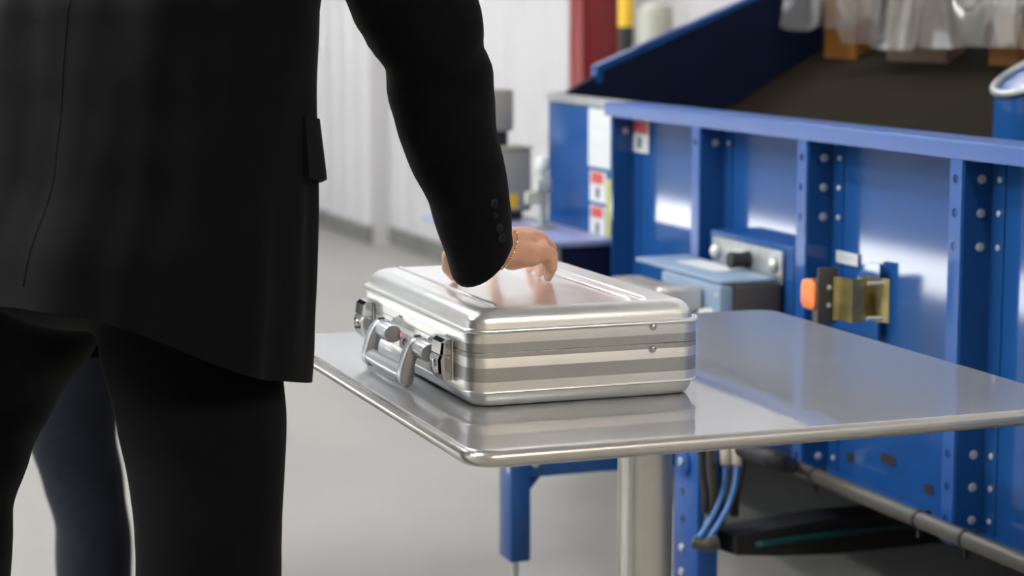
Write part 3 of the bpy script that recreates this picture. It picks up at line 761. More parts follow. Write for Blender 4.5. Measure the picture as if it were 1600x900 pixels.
for s in (-1, 1):
    A = Vector((pel2.x, pel2.y, 1.40)) + s2 * 0.175 * s
    pts = [A, A + Vector((0, 0, -0.14)) + s2 * 0.025 * s, A + Vector((0, 0, -0.28)) + s2 * 0.03 * s, A + Vector((0, 0, -0.41)) + f2 * 0.02 + s2 * 0.03 * s, A + Vector((0, 0, -0.53)) + f2 * 0.06 + s2 * 0.025 * s]
    sleeve('sleeve', [Vector((pel2.x, pel2.y, 1.405)) + s2 * 0.05 * s] + pts, [0.055, 0.075, 0.070, 0.062, 0.055, 0.048], M_navy, jk2, 20.0 + s)
    capsule(body, Vector((pel2.x, pel2.y, 1.38)) + s2 * 0.08 * s, 0.04, A, 0.038); capsule(body, A, 0.038, pts[2], 0.036); capsule(body, pts[2], 0.036, pts[4], 0.028)
    h = pts[4]; dn = (pts[4] - pts[3]).normalized()
    for k in range(4):
        o = f2 * (-0.030 + 0.020 * k); ln = (0.78, 0.95, 1.0, 0.85)[k]
        capsule(body, h + o * 0.5, 0.018, h + dn * 0.085 + o, 0.011)
        finger(body, [h + dn * 0.085 + o, h + dn * (0.085 + 0.042 * ln) + o - s2 * s * 0.006, h + dn * (0.085 + 0.068 * ln) + o - s2 * s * 0.020, h + dn * (0.085 + 0.084 * ln) + o - s2 * s * 0.036], [0.0105, 0.0095, 0.0085, 0.0075])
    finger(body, [h + dn * 0.02 + f2 * 0.02, h + dn * 0.05 + f2 * 0.045, h + dn * 0.085 + f2 * 0.055 - s2 * s * 0.01, h + dn * 0.11 + f2 * 0.05 - s2 * s * 0.02], [0.014, 0.0125, 0.0105, 0.009])
remeshed('body', body, M_skin, p2, 0.005, 3)
obj('hair', hair_mesh(hc2, Vector((0, 0, 1)), f2, s2), M_hair, p2, True)
rings = [[nk2 + Vector((0, 0, z)) + (f2 * math.cos(2 * PI * k / 28) + s2 * math.sin(2 * PI * k / 28)) * r for k in range(28)] for z, r in ((-0.03, 0.073), (0.02, 0.064), (0.035, 0.062), (0.033, 0.058), (-0.03, 0.058))]
obj('shirt_collar', loft(NB(), rings), M_shirt, p2, True)

# ================================================================== blue chute machine
PX = 2.12          # plane of the side panels
RIM, BOT = 1.066, 0.335
mc = thing('chute_machine', 'blue steel sorting chute with ribbed side panels beside the table', 'machine', (2.6, 4.0, 0))
mc_inv = Matrix.Translation((-2.6, -4.0, 0))
def mo(o): o.matrix_parent_inverse = mc_inv; return o
posts = [4.860, 4.335, 3.815, 3.225, 2.66, 2.10]
ys_ = [5.455] + posts + [1.6]
def panel(y0, y1):
    """pressed panel between two posts, with its slots cut along the foot"""
    return mo(box('side_panel', PX, PX + 0.012, y0 + 0.0015, y1 - 0.0015, BOT, RIM - 0.02, M_blue, mc, 0.001, 1))
for a, b in zip(ys_[1:], ys_[:-1]): panel(a, b)
# slots along the panel foot: dark recessed oblongs
for px, py, L_ in ((1329, 715, 0.012), (1388, 718, 0.040), (1451, 765, 0.014)):
    c = on_x(px, py, PX - 0.0005)
    bm = NB(); poly = [(c.y + math.copysign(L_ / 2, math.cos(a)) + 0.011 * math.cos(a), c.z + 0.011 * math.sin(a)) for a in [2 * PI * k / 20 + 0.01 for k in range(20)]]
    prism(bm, poly, 'x', PX - 0.0012, PX + 0.004); mo(obj('panel_slot', bm, M_dark, mc))
# Z-section posts with punched flange and pale discs for lit holes
PJ = 0.062
def post(yc, nh, z0=BOT - 0.02, z1=RIM - 0.035):
    w = mo(box('post', PX - PJ, PX, yc - 0.004, yc, z0, z1, M_blue, mc))
    keep = [z1 - 0.036 - 0.062 * k for k in range(nh)] + [z0 + 0.045 + 0.062 * k for k in range(nh)]
    bm = plate_holes(NB(), 0, 0.040, z0, z1, keep, 0.0090)
    solid(bm, 0.003)
    me = bpy.data.meshes.new('post_flange'); 
    for v in bm.verts: v.co = Vector((v.co.z, v.co.x, v.co.y))
    bmesh.ops.recalc_face_normals(bm, faces=bm.faces); bm.to_mesh(me); bm.free()
    if nh > 0 and yc < 4.8: f_ = link('post_flange', me, M_bluel, w); f_.location = (PX - PJ, yc, 0)
    box('post_foot_flange', PX - 0.003, PX, yc - 0.045, yc - 0.004, z0, z1, M_blue, w)
    for h in keep:  # pale discs stand in for light showing through punched holes
        disc_part('bolt', (PX - PJ * 0.42, yc - 0.004, h), (0, -1, 0), 0.0085, 0.003, M_bolt, w, 14)
        disc_part('bolt', (PX - 0.003, yc - 0.028, h), (-1, 0, 0), 0.006, 0.003, M_bolt, w, 12)
for k_, yc in enumerate(posts): post(yc, 1 if k_ < 2 else 3)
# top rail: flat cap with a folded lip
bm = NB(); prism(bm, [(PX - 0.066, RIM - 0.034), (PX - 0.068, RIM - 0.003), (PX - 0.064, RIM), (PX + 0.03, RIM), (PX + 0.03, RIM - 0.006), (PX - 0.06, RIM - 0.006), (PX - 0.062, RIM - 0.034)], 'y', 1.6, 4.90)
mo(obj('top_rail', bm, M_bluel, mc))
bm = NB(); prism(bm, [(PX - 0.006, RIM - 0.02), (PX - 0.006, RIM), (PX + 0.03, RIM), (PX + 0.03, RIM - 0.02)], 'y', 4.902, 5.48)
mo(obj('end_rail', bm, M_zinc, mc))
# foot angle under the panels
bm = NB(); prism(bm, [(PX - 0.075, BOT), (PX - 0.075, BOT - 0.006), (PX + 0.10, BOT - 0.006), (PX + 0.10, BOT)], 'y', 1.6, 5.36)
fa_ = mo(obj('foot_angle', bm, M_blue, mc))
for yy in (4.05, 3.52, 3.02):
    bm = NB(); poly = [(PX - 0.04 + 0.009 * math.cos(a), yy + math.copysign(0.015, math.sin(a)) + 0.009 * math.sin(a)) for a in [2 * PI * k / 16 + 0.01 for k in range(16)]]
    prism(bm, poly, 'z', BOT - 0.001, BOT + 0.0008); o = obj('angle_slot', bm, M_dark, fa_)
# rounded far corner and end guard rising with the chute bed
bm = NB(); arc = []
for k in range(9):
    a = PI - PI / 2 * k / 8
    arc.append((PX + 0.07 + 0.07 * math.cos(a), 5.455 + 0.07 * math.sin(a)))
outer = [(PX, 5.456)] + arc + [(PX + 0.20, 5.525)]
inner = [(x + (0.006 if i < 6 else 0.0), y_ - (0.006 if i >= 5 else 0)) for i, (x, y_) in enumerate(outer)]
loft(bm, [[(x, y_, z) for x, y_ in outer] + [(x, y_, z) for x, y_ in inner[::-1]] for z in (BOT, RIM)])
mo(obj('corner_panel', bm, M_blue, mc))
YG = 5.485
def gz(X): return 1.138 + (X - 2.285) * 0.40
poly = [(PX + 0.065, RIM + 0.004), (2.285, RIM + 0.055), (2.285, gz(2.285)), (3.22, gz(3.22)), (3.22, 0.02), (PX + 0.065, 0.02)]  # lower part unseen, carried near the floor to block light under the chute
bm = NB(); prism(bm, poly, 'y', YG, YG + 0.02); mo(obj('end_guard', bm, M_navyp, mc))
bm = NB(); poly = [(2.272, gz(2.285) - 0.045), (2.272, gz(2.285) + 0.004), (3.22, gz(3.22) + 0.012), (3.22, gz(3.22) + 0.0), (2.292, gz(2.285) - 0.010), (2.292, gz(2.285) - 0.045)]
prism(bm, poly, 'y', YG - 0.004, YG + 0.035); mo(obj('guard_cap', bm, M_blue, mc))
# inner face of the near side wall
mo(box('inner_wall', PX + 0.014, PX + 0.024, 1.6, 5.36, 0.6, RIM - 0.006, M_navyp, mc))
# sloping bed
def bedz(X): return 1.012 + (X - 2.684) * 0.56
bm = NB(); poly = [(PX + 0.026, bedz(PX + 0.026)), (3.20, bedz(3.20)), (3.20, bedz(3.20) - 0.03), (PX + 0.026, bedz(PX + 0.026) - 0.03)]
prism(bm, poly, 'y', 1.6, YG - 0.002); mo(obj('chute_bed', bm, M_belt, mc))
# back beam across the chute head, lower part added to keep light out below
mo(box('head_beam_skirt', 3.20, 3.235, 1.6, YG, 0.0, bedz(3.20) + 0.01, M_navyp, mc))
# rounded divider in the bed (right edge of frame)
bm = NB(); rings = []
dc = (2.585, 3.77)
pl = [(dc[0] - 0.09 * math.sin(PI * k / 14) , dc[1] + 0.10 * math.cos(PI * k / 14)) for k in range(15)]
pl = [(dc[0] + 0.5, dc[1] + 0.10)] + pl + [(dc[0] + 0.5, dc[1] - 0.10)]
loft(bm, [[(x, y_, z + (x - dc[0]) * 0.5 * 1.0) for x, y_ in pl] for z in (0.93, 1.165)])
dv = mo(obj('divider', bm, M_blue, mc))
bm = NB(); tube(bm, [(x, y_, 1.168 + (x - dc[0]) * 0.5) for x, y_ in pl], 0.009, 8); obj('divider_trim', bm, M_zinc, dv)
# legs down to the floor under the side wall and far side
for yy in (4.60, 2.2):
    for xx in (PX + 0.06, 3.10): mo(box('leg', xx, xx + 0.07, yy - 0.035, yy + 0.035, 0.0, BOT - 0.006 if xx < 2.5 else 0.5, M_blue, mc, 0.003))
mo(box('cross_beam', PX + 0.06, 3.2, 4.57, 4.63, BOT - 0.07, BOT - 0.006, M_blue, mc))
mo(box('cross_beam', PX + 0.06, 3.2, 2.17, 2.23, BOT - 0.07, BOT - 0.006, M_blue, mc))

# labels on the machine wall
def sticker(name, label, x0, x1, y0, y1, X, bands, cat='label', m=M_label):
    a, b = on_x(x0, (y0 + y1) / 2, X), on_x(x1, (y0 + y1) / 2, X)
    zt, zb_ = on_x((x0 + x1) / 2, y0, X).z, on_x((x0 + x1) / 2, y1, X).z
    t = box(name, X - 0.0012, X - 0.0002, b.y, a.y, zb_, zt, m); tag(t, label, cat)
    for u0, u1, v0, v1, mm in bands:
        box('print', X - 0.0018, X - 0.0012, b.y + (a.y - b.y) * (1 - u1), b.y + (a.y - b.y) * (1 - u0), zt - (zt - zb_) * v1, zt - (zt - zb_) * v0, mm, t)
    return t
icon = [(0.40, 0.62, 0.52, 0.86, M_print)]
sticker('notice_sheet', 'tall white notice sheet on the far blue panel', 920, 954, 170, 262, PX, [(0.15, 0.8, 0.30, 0.315, M_zinc), (0.15, 0.7, 0.62, 0.635, M_zinc)])
sticker('danger_label', 'red and white danger label on the panel right of the first post', 986, 1014, 188, 238, PX - 0.0035, [(0.06, 0.94, 0.04, 0.42, M_red)] + icon)
sticker('danger_label', 'upper red and white label under the tall notice sheet', 922, 947, 268, 316, PX, [(0.10, 0.85, 0.04, 0.40, M_red)] + icon)
sticker('danger_label', 'lower red and white label under the tall notice sheet', 922, 946, 322, 372, PX, [(0.10, 0.85, 0.04, 0.36, M_red)] + icon)
sticker('edge_tape', 'yellow green tape strip beside the red and white labels', 948, 954, 280, 374, PX, [], 'tape', M_ygr)
sticker('small_label', 'small white label above the brass sensor bracket', 1307, 1341, 394, 413, PX - 0.0035, [(0.12, 0.8, 0.35, 0.42, M_zinc), (0.12, 0.6, 0.6, 0.67, M_zinc)])

# ledge at the far end of the wall with its apron
lg = thing('end_ledge', 'pale lavender steel ledge at the far end of the blue machine', 'ledge', (1.98, 5.1, 0))
lg_i = Matrix.Translation((-1.98, -5.1, 0))
def lo_(o): o.matrix_parent_inverse = lg_i; return o
lo_(box('ledge_plate', 1.83, PX - 0.006, 4.94, 5.75, 0.690, 0.705, M_lav, lg, 0.002))
lo_(box('apron', 1.955, PX - 0.006, 4.945, 4.960, 0.50, 0.6895, M_navyp, lg))
lo_(box('apron_end', 1.865, 1.953, 4.948, 4.960, 0.50, 0.6895, M_grey, lg))
lo_(box('bracket', 1.90, PX - 0.006, 5.50, 5.52, 0.55, 0.6895, M_blue, lg, 0.002))

# grey drive unit standing on the ledge
def at_plane(px, py, Y): return on_y(px, py, Y)
gu = thing('drive_unit', 'grey two-box drive unit with yellow sticker on the far ledge', 'machine unit', (1.93, 5.55, 0.705))
c0, c1 = on_y(757, 235, 5.5), on_y(831, 330, 5.5)
ox, oz = 1.93, 0.705
box('lower_housing', c0.x - ox, c1.x - ox, -0.05, 0.09, c1.z - oz, c0.z - oz, M_grey, gu, 0.008)
box('housing_lip', c0.x - ox - 0.003, c1.x - ox + 0.003, -0.053, 0.093, c0.z - oz + 0.0005, c0.z - oz + 0.008, M_tank, gu, 0.002)
d0, d1 = on_y(750, 140, 5.5), on_y(806, 206, 5.5)
box('upper_housing', d0.x - ox, d1.x - ox, -0.04, 0.08, d1.z - oz, d0.z - oz, M_grey, gu, 0.010)
box('neck', d0.x - ox + 0.02, d1.x - ox - 0.012, -0.02, 0.05, c0.z - oz + 0.008, d1.z - oz, M_dark, gu, 0.004)
box('foot', c0.x - ox + 0.02, c1.x - ox - 0.02, -0.03, 0.07, 0.0, c1.z - oz, M_dark, gu, 0.004)
s0, s1 = on_y(795, 303, 5.5), on_y(809, 326, 5.5)
box('yellow_sticker', s0.x - ox, s1.x - ox, -0.0515, -0.050, s1.z - oz, s0.z - oz, M_yel, gu)
# sensor post with white cap
s_c = on_z(865, 362, 0.705)
sp = thing('sensor_post', 'silver sensor post with white round cap on the far ledge', 'sensor', (2.03, 5.28, 0.705))
zt = on_y(862, 250, 5.28).z - 0.705
obj('stem', tube(NB(), [(0, 0, 0.0), (0, 0, zt - 0.03)], 0.012, 14), M_zinc, sp)
obj('cap', tube(NB(), [(0, 0, zt - 0.035), (0, 0, zt - 0.025), (0, 0, zt), (0, 0, zt + 0.010)], [0.012, 0.018, 0.018, 0.008], 16), M_label, sp, True)
box('arm', -0.05, 0.012, -0.012, 0.012, zt - 0.12, zt - 0.085, M_tank, sp, 0.003)
box('clamp', -0.02, 0.02, -0.018, 0.018, zt - 0.085, zt - 0.05, M_zinc, sp, 0.003)
box('foot', -0.03, 0.03, -0.03, 0.03, 0.0, 0.008, M_grey, sp, 0.002)

# ---- gear motor hung on a blue bracket
gm = thing('gear_motor', 'blue grey gear motor with finned body on the blue machine wall', 'motor', (1.98, 4.1, 0.60))
gi = Matrix.Translation((-1.98, -4.1, -0.60))
def go(o): o.matrix_parent_inverse = gi; return o
go(box('bracket', 2.055, PX - 0.002, 3.862, 4.27, 0.52, 0.802, M_blue, gm, 0.004))
gp = go(box('mount_plate', 2.045, 2.054, 3.90, 4.24, 0.715, 0.790, M_zinc, gm, 0.006))
for yy in (4.215, 3.93):
    c = Vector((2.044, yy, 0.757)); bm = NB(); tube(bm, [c, c + Vector((-0.008, 0, 0)), c + Vector((-0.014, 0, 0))], [0.016, 0.015, 0.006], 14); go(obj('plate_bolt', bm, M_bolt, gm, True))
c = Vector((2.045, 4.055, 0.756)); bm = NB(); tube(bm, [c, c + Vector((-0.02, 0, 0)), c + Vector((-0.045, 0, 0)), c + Vector((-0.048, 0, 0))], [0.020, 0.016, 0.019, 0.015], 16); go(obj('knob', bm, M_dark, gm))
go(box('gearbox', 1.935, 2.044, 3.895, 4.14, 0.50, 0.722, M_greyd, gm, 0.006))
go(box('side_cover', 1.900, 1.934, 3.900, 4.20, 0.52, 0.722, M_bgrey, gm, 0.006))
go(box('top_cover', 1.905, 2.040, 3.905, 4.36, 0.7225, 0.734, M_bgrey, gm, 0.006))
go(box('name_plate', 1.955, 2.02, 4.04, 4.24, 0.7342, 0.7355, M_label, gm))
mb = go(box('motor_body', 1.80, 1.895, 4.005, 4.29, 0.52, 0.702, M_fin, gm, 0.015, 3))
for k in range(9):
    yy = 4.035 + k * 0.028
    o = box('fin', 1.794, 1.897, yy, yy + 0.010, 0.515, 0.713, M_fin, mb, 0.003); o.matrix_parent_inverse = gi
go(box('end_bell', 1.795, 1.899, 3.975, 4.0045, 0.52, 0.714, M_bolt, gm, 0.010, 3))
for yy, zz, m_, r_ in ((3.960, 0.650, M_greyd, 0.016), (3.938, 0.658, M_label, 0.013), (3.912, 0.654, M_label, 0.011)):
    c = Vector((1.899, yy, zz)); bm = NB(); tube(bm, [c, c + Vector((-0.02, 0, 0)), c + Vector((-0.03, 0, -0.008))], [r_, r_, r_ * 0.7], 14); go(obj('cable_gland', bm, m_, gm))
disc_part('cover_screw', (1.900, 3.915, 0.700), (-1, 0, 0), 0.006, 0.003, M_bolt, gm).matrix_parent_inverse = gi

# ---- brass sensor bracket with orange reflector
sb = thing('sensor_bracket', 'brass coloured bent sensor bracket with orange reflector on the blue wall', 'bracket', (2.0, 3.5, 0.75))
si = Matrix.Translation((-2.0, -3.5, -0.75))
def so(o): o.matrix_parent_inverse = si; return o
YS = 3.50
def zz_at(py, Y=YS, px=1320): return on_y(px, py, Y).z
def xx_at(px, Y=YS, py=460): return on_y(px, py, Y).x
# blue tab plate on the wall behind
tab0, tab1 = on_x(1334, 440, PX - 0.02), on_x(1375, 440, PX - 0.02)
bm = NB(); za, zb2 = on_x(1370, 411, PX - 0.02).z, on_x(1370, 530, PX - 0.02).z
yA, yB = tab0.y, tab1.y
prism(bm, [(yB, zb2), (yB, za), (yB + (yA - yB) * 0.45, za - 0.002), (yB + (yA - yB) * 0.62, za - 0.02), (yA, za - 0.045), (yA + 0.07, za - 0.045), (yA + 0.07, zb2)], 'x', PX - 0.022, PX - 0.016)
so(obj('tab_plate', bm, M_blue, sb))
so(box('tab_spacer', PX - 0.0155, PX - 0.001, yB + 0.02, yA + 0.05, zb2 + 0.01, za - 0.06, M_blue, sb))
# Z-bent plate: plan polyline extruded in height
def bent(pts2, z0, z1, th, m, name):
    P = [Vector((x, y_, 0)) for x, y_ in pts2]; L1, L2 = [], []
    for i, p in enumerate(P):
        t = (P[min(i + 1, len(P) - 1)] - P[max(i - 1, 0)]).normalized(); nn = Vector((-t.y, t.x, 0)) * th / 2
        L1.append(p + nn); L2.append(p - nn)
    loop = L1 + L2[::-1]
    return so(obj(name, loft(NB(), [[Vector((v.x, v.y, z)) for v in loop] for z in (z0, z1)]), m, sb))
zt_, zb3 = zz_at(428), zz_at(495)
bx0, bx1 = xx_at(1306, 3.46), PX - 0.024
bent([(bx0, 3.470), (bx0 + 0.012, 3.465), (bx0 + 0.016, 3.425), (bx0 + 0.040, 3.425), (bx0 + 0.046, 3.455), (bx0 + 0.066, 3.458), (bx0 + 0.070, 3.42), (bx0 + 0.082, 3.40)], zb3, zt_, 0.004, M_brass, 'bent_bracket')
for zf in (0.10, 0.90):
    z = zb3 + (zt_ - zb3) * zf
    c = Vector((bx0 + 0.042, 3.415, z)); bm = NB(); tube(bm, [c, c + Vector((0.034, -0.004, 0))], 0.004, 10); so(obj('bracket_bolt', bm, M_bolt, sb))
bpx0, bpx1 = xx_at(1278, 3.475), xx_at(1306, 3.475)
so(box('backing_plate', bpx0, bpx1 + 0.004, 3.474, 3.480, zz_at(500), zz_at(414), M_greyd, sb, 0.002))
for z in (zz_at(445), zz_at(472)): so(disc_part('plate_screw', ((bpx0 + bpx1) / 2 + 0.004, 3.474, z), (0, -1, 0), 0.005, 0.004, M_bolt, sb, 10))
rc = Vector((xx_at(1272, 3.50), 3.51, zz_at(458)))
bm = NB(); h_ = (zz_at(435) - zz_at(481)) / 2
loft(bm, [[(rc.x + dx, rc.y + 0.028 * s_ * math.copysign(abs(math.cos(2 * PI * k / 24)) ** 0.5, math.cos(2 * PI * k / 24)), rc.z + h_ * s_ * math.copysign(abs(math.sin(2 * PI * k / 24)) ** 0.5, math.sin(2 * PI * k / 24))) for k in range(24)] for dx, s_ in ((-0.011, 0.85), (-0.008, 1.0), (0.006, 1.0))])
so(obj('reflector', bm, M_or, sb))
so(box('reflector_stem', rc.x + 0.0062, bpx0 + 0.002, 3.481, 3.500, zz_at(530), zz_at(432), M_greyd, sb))

# ---- low support stand, perforated leg and hoses under the table
st = thing('support_stand', 'low blue support frame with gusset on the floor behind the table', 'frame', (1.52, 4.08, 0))
sti = Matrix.Translation((-1.52, -4.08, 0))
def sto(o): o.matrix_parent_inverse = sti; return o
l0, l1 = at_d(798, 875, 4.46), at_d(834, 875, 4.46)
LX0, LX1, LY = l0.x, l1.x, l0.y
sto(box('leg', LX0, LX1, LY, LY + 0.075, 0.115, 0.335, M_blue, st, 0.004))
cxl = (LX0 + LX1) / 2
sto(obj('foot_rod', tube(NB(), [(cxl, LY + 0.037, 0.012), (cxl, LY + 0.037, 0.116)], 0.008, 12), M_zinc, st))
sto(obj('foot_pad', tube(NB(), [(cxl, LY + 0.037, 0.0), (cxl, LY + 0.037, 0.012)], [0.028, 0.022], 18), M_dark, st))
zb_ = on_y(900, 742, LY).z
sto(box('beam', LX1 + 0.0005, 2.02, LY + 0.01, LY + 0.065, zb_, zb_ + 0.055, M_blue, st, 0.002))
bm = NB(); prism(bm, [(LX1 + 0.0005, zb_ - 0.002), (LX1 + 0.035, zb_ - 0.002), (LX1 + 0.0005, zb_ - 0.042)], 'y', LY + 0.03, LY + 0.045); sto(obj('gusset', bm, M_blue, st))
disc_part('bolt', (LX1 + 0.013, LY + 0.0095, zb_ + 0.03), (0, -1, 0), 0.008, 0.004, M_bolt, st).matrix_parent_inverse = sti
# perforated leg
g0 = at_d(1090, 800, 4.30); GX, GY = g0.x, g0.y
gx1 = at_d(1122, 800, 4.32).x
ztop = on_y(1070, 706, GY).z
y2 = GY
# far edge of the -X face shows at column 1052
lo_y, hi_y = GY, GY + 0.6
for _ in range(30):
    mid = (lo_y + hi_y) / 2; v = Vector((GX, mid, 0.2)) - EYE
    if 800 + F_PX * v.dot(RGT) / v.dot(FWD) > 1052: lo_y = mid
    else: hi_y = mid
y2 = lo_y
pl_ = sto(box('perforated_leg', GX, gx1, GY, y2, 0.0, ztop, M_bluel, st, 0.003))
for py in (767, 811):
    c = on_x(1067, py, GX); sto(disc_part('leg_hole', (GX - 0.0004, c.y, c.z), (-1, 0, 0), 0.008, 0.001, M_dark, st, 12))
for py in (855, 893):
    c = on_x(1066, py, GX); sto(disc_part('bolt', (GX, c.y, c.z), (-1, 0, 0), 0.009, 0.006, M_bolt, st, 12))
c = on_x(1070, 721, GX); sto(disc_part('pivot_disc', (GX - 0.0005, c.y, c.z), (-1, 0, 0), 0.030, 0.008, M_bluel, st, 20))
sto(disc_part('pivot_bolt', (GX - 0.0085, c.y, c.z), (-1, 0, 0), 0.011, 0.006, M_zinc, st, 12))

# hoses and cables
def cable(name, label, pix, r, m, cat='cable', group=None):
    pts = smooth_path([at_d(x, y_, d) for x, y_, d in pix], 6)
    o = obj(name, tube(NB(), pts, r, 10), m, None, True); tag(o, label, cat, group); return o
def hose(label, dx):
    pix = [(1134 + dx, 728, 4.28), (1131 + dx, 760, 4.26), (1119 + dx, 795, 4.24), (1098 + dx * 0.95, 832, 4.22), (1090 + dx, 842, 4.22)]
    t = cable('blue_hose', label, pix, 0.0065, M_hose, 'hose')
    a, b = at_d(1133 + dx, 700, 4.29), at_d(1134 + dx, 729, 4.28)
    obj('connector', tube(NB(), [a, a + (b - a) * 0.9, b], [0.011, 0.011, 0.008], 12), M_cream, t)
hose('blue air hose nearer the perforated leg', 0); hose('blue air hose further from the perforated leg', 17)
cable('black_cable', 'thick black cable hanging right beside the perforated leg', [(1096, 700, 4.23), (1098, 740, 4.23), (1102, 772, 4.23), (1101, 800, 4.24)], 0.009, M_dark)
cable('black_cable', 'dark grey corrugated cable hanging behind the blue hoses', [(1108, 700, 4.26), (1113, 750, 4.26), (1111, 795, 4.26), (1106, 826, 4.25)], 0.011, M_conduit)
cable('black_cable', 'black cable bundle hanging furthest right of the blue hoses', [(1160, 700, 4.40), (1158, 730, 4.40), (1148, 780, 4.40), (1147, 806, 4.40)], 0.010, M_dark)
o = cable('cable_clamp', 'dark clamp gathering the hoses at the perforated leg', [(1082, 846, 4.20), (1100, 852, 4.20), (1120, 848, 4.21)], [0.013] * 7 + [0.016] * 6, M_conduit, 'clamp')
# drag chain trough running back under the chute, with a teal hose on it
tr_ = thing('cable_trough', 'black cable trough running under the blue chute', 'cable trough', (2.3, 4.3, 0))
tri = Matrix.Translation((-2.3, -4.3, 0))
a, b = at_d(1130, 846, 4.37), at_d(1600, 800, 4.9)
bm = NB(); dirv = (b - a); rings = []
for u, h in ((0, 0.020), (0.12, 0.030), (0.3, 0.040), (1.0, 0.042)):
    c = a + dirv * u; side = Vector((dirv.y, -dirv.x, 0)).normalized() * 0.045
    rings.append([c + side + Vector((0, 0, h)), c - side + Vector((0, 0, h)), c - side - Vector((0, 0, h)), c + side - Vector((0, 0, h))])
loft(bm, rings); o = obj('trough', bm, M_dark, tr_); o.matrix_parent_inverse = tri
sidev = Vector((dirv.y, -dirv.x, 0)).normalized()
pts = smooth_path([a + dirv * u + sidev * 0.052 + Vector((0, 0, z)) for u, z in ((0.05, 0.0), (0.25, 0.006), (0.5, 0.012), (0.75, -0.006), (1.0, -0.02))], 5)
o = obj('teal_hose', tube(NB(), pts, 0.0075, 10), M_teal, tr_, True); o.matrix_parent_inverse = tri
for k in (0.955,):
    c = a + dirv * k
    o = box('trough_post', c.x - 0.015, c.x + 0.015, c.y - 0.015, c.y + 0.015, 0.0, c.z - 0.035, M_dark, tr_); o.matrix_parent_inverse = tri
# conduit along the foot of the wall with cable ties
ca, cb = on_x(1232, 726, PX - 0.098), on_x(1640, 897, PX - 0.098)
cd = thing('conduit_pipe', 'dark conduit pipe strapped along the foot of the blue wall', 'pipe', (PX - 0.098, 3.4, 0.3))
cdi = Matrix.Translation((-(PX - 0.098), -3.4, -0.3))
def cdo(o): o.matrix_parent_inverse = cdi; return o
ext = (cb - ca).normalized()
cdo(obj('pipe', tube(NB(), [ca, cb + ext * 0.8], 0.0165, 18), M_conduit, cd))
p_l = smooth_path([at_d(1160, 700, 4.22), at_d(1190, 712, 4.15), at_d(1215, 720, 4.12), ca + ext * 0.01], 5)
cdo(obj('elbow', tube(NB(), p_l, 0.019, 14), M_dark, cd, True))
for px in (1275, 1437, 1510):
    t_ = (px - 1232) / (1640 - 1232)
    lo_t, hi_t = 0.0, 1.0
    for _ in range(30):
        mid = (lo_t + hi_t) / 2; v = ca + (cb - ca) * mid - EYE
        if 800 + F_PX * v.dot(RGT) / v.dot(FWD) < px: lo_t = mid
        else: hi_t = mid
    c = ca + (cb - ca) * lo_t
    cdo(obj('strap', tube(NB(), [c - ext * 0.004, c + ext * 0.004], 0.0185, 18), M_dark, cd))
    cdo(box('strap_tail', c.x - 0.004, c.x + 0.004, c.y - 0.003, c.y + 0.003, c.z - 0.034, c.z - 0.016, M_dark, cd))
    cdo(box('strap_hook', c.x + 0.010, PX - 0.0755, c.y - 0.003, c.y + 0.003, c.z + 0.008, c.z + 0.016, M_dark, cd))

# ---- clear strip curtain at the head of the chute
cur = thing('strip_curtain', 'clear plastic strip curtain hanging over the head of the chute', 'curtain', (2.85, 4.9, 0))
cri = Matrix.Translation((-2.85, -4.9, 0))
spec = [(1246, 48), (1300, 46), (1352, 68), (1405, 78), (1455, 76), (1505, 74), (1552, 74), (1600, 76), (1645, 80)]
for k, (px, py) in enumerate(spec):
    c = on_x(px, py, 2.83 + 0.012 * (k % 2)); yc, zb4 = c.y, c.z; hw = 0.115; bm = NB(); L1, L2 = [], []
    rings = []
    for i in range(13):
        z = zb4 + (1.75 - zb4) * i / 12
        sway = 0.02 * math.sin(i * 0.5 + k * 1.7) * (1 - i / 12)
        row_f, row_b = [], []
        for q in range(9):
            u = -1 + 2 * q / 8
            bulge = 0.018 * (1 - u * u) * math.sin(k * 2.1 + 0.6) + 0.010 * math.sin(u * 3 + k)
            x = c.x + sway + bulge
            row_f.append((x - 0.0015, yc + u * hw, z + (0.012 * abs(u) ** 6 if i == 0 else 0))); row_b.append((x + 0.0015, yc + u * hw, z + (0.012 * abs(u) ** 6 if i == 0 else 0)))
        rings.append(row_f + row_b[::-1])
    loft(bm, rings); o = obj('strip', bm, M_strip, cur, 0.8); o.matrix_parent_inverse = cri
o = box('hanging_rail', 2.80, 2.87, 3.4, YG - 0.002, 1.75, 1.80, M_zinc, cur, 0.004); o.matrix_parent_inverse = cri
for yy in (3.43, YG - 0.04):
    o = box('rail_post', 3.24, 3.275, yy - 0.02, yy + 0.02, 0.0, 1.80, M_blue, cur, 0.003); o.matrix_parent_inverse = cri
    o = box('rail_arm', 2.8705, 3.2395, yy - 0.02, yy + 0.02, 1.76, 1.80, M_blue, cur, 0.003); o.matrix_parent_inverse = cri
# things behind the curtain: boards at the head of the chute
def board(label, px0, px1, py0, py1, X, m, cat):
    a, b = on_x(px0, py1, X), on_x(px1, py1, X); zt = on_x(px0, py0, X).z
    z0 = bedz(X) + 0.001
    bm = NB(); poly = [(X, z0), (X + 0.05, bedz(X + 0.05) + 0.001), (X + 0.05, zt), (X, zt)]
    prism(bm, poly, 'y', b.y, a.y); return tag(obj('carton', bm, m), label, cat)
board('amber carton standing on the chute bed left behind the curtain', 1288, 1338, -30, 75, 2.95, M_orbox, 'carton')
board('brown carton standing on the chute bed in the middle behind the curtain', 1385, 1480, -40, 80, 2.95, M_wood, 'carton')
board('small brown carton on the chute bed at right behind the curtain', 1545, 1590, 20, 80, 2.95, M_orbox, 'carton')

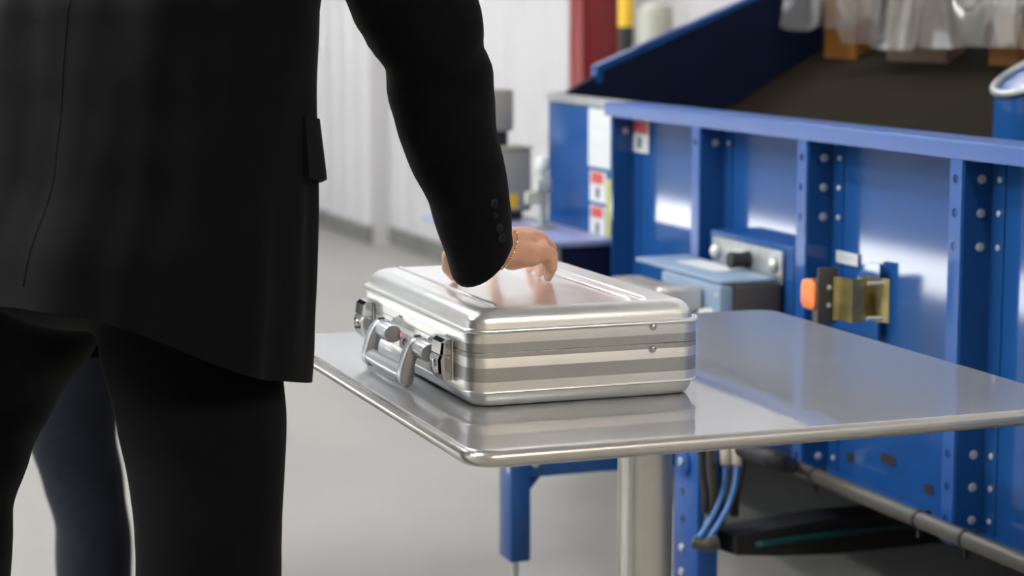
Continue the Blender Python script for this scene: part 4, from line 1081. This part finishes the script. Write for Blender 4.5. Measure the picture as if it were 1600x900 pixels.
# ---- far background by the white wall: red column, yellow post, tank
a_, b_ = on_x(889, 50, 3.06), on_x(910, 50, 3.06)
rx1 = on_y(970, 50, b_.y).x
rc_ = thing('red_column', 'red painted steel column by the white wall', 'column', (3.15, (a_.y + b_.y) / 2, 0))
rci = Matrix.Translation((-3.15, -(a_.y + b_.y) / 2, 0))
for nm, q in (('flange', (3.06, 3.075, b_.y, a_.y, 0.012, 4.5)), ('web', (3.0755, rx1 - 0.0155, b_.y + 0.004, b_.y + 0.02, 0.012, 4.5)), ('flange', (rx1 - 0.015, rx1, b_.y, a_.y, 0.012, 4.5)), ('base_plate', (3.03, rx1 + 0.03, b_.y - 0.03, a_.y + 0.03, 0.0, 0.012))):
    o = box(nm, *q, M_redp, rc_, 0.002); o.matrix_parent_inverse = rci
yp = on_x(978, 40, 3.13)
yv = thing('safety_post', 'yellow and black safety post beside the red column', 'post', (yp.x, yp.y, 0))
zj = on_x(985, 42, 3.13).z
obj('black_section', tube(NB(), [(0, 0, 0), (0, 0, zj)], 0.030, 18), M_dark, yv)
obj('yellow_section', tube(NB(), [(0, 0, zj), (0, 0, zj + 0.28), (0, 0, zj + 0.30)], [0.030, 0.030, 0.02], 18), M_yel, yv)
tp = on_x(1033, 6, 3.13); tw = 0.062
tk = thing('tank', 'pale grey green rounded tank behind the raised guard', 'tank', (tp.x - 0.02, tp.y, 0))
bm = NB(); rings = []
for r, z in ((0.055, 0.05), (0.064, 0.06), (0.064, tp.z - 0.03), (0.060, tp.z - 0.012), (0.050, tp.z - 0.003), (0.02, tp.z)):
    rings.append([(r * math.cos(2 * PI * k / 24), r * math.sin(2 * PI * k / 24), z) for k in range(24)])
loft(bm, rings); obj('shell', bm, M_tank, tk, 0.8)
obj('valve', tube(NB(), [(0, 0, tp.z - 0.002), (0, 0, tp.z + 0.04)], 0.012, 12), M_zinc, tk)
obj('stand', tube(NB(), [(0, 0, 0.0), (0, 0, 0.05)], [0.07, 0.058], 20), M_dark, tk)
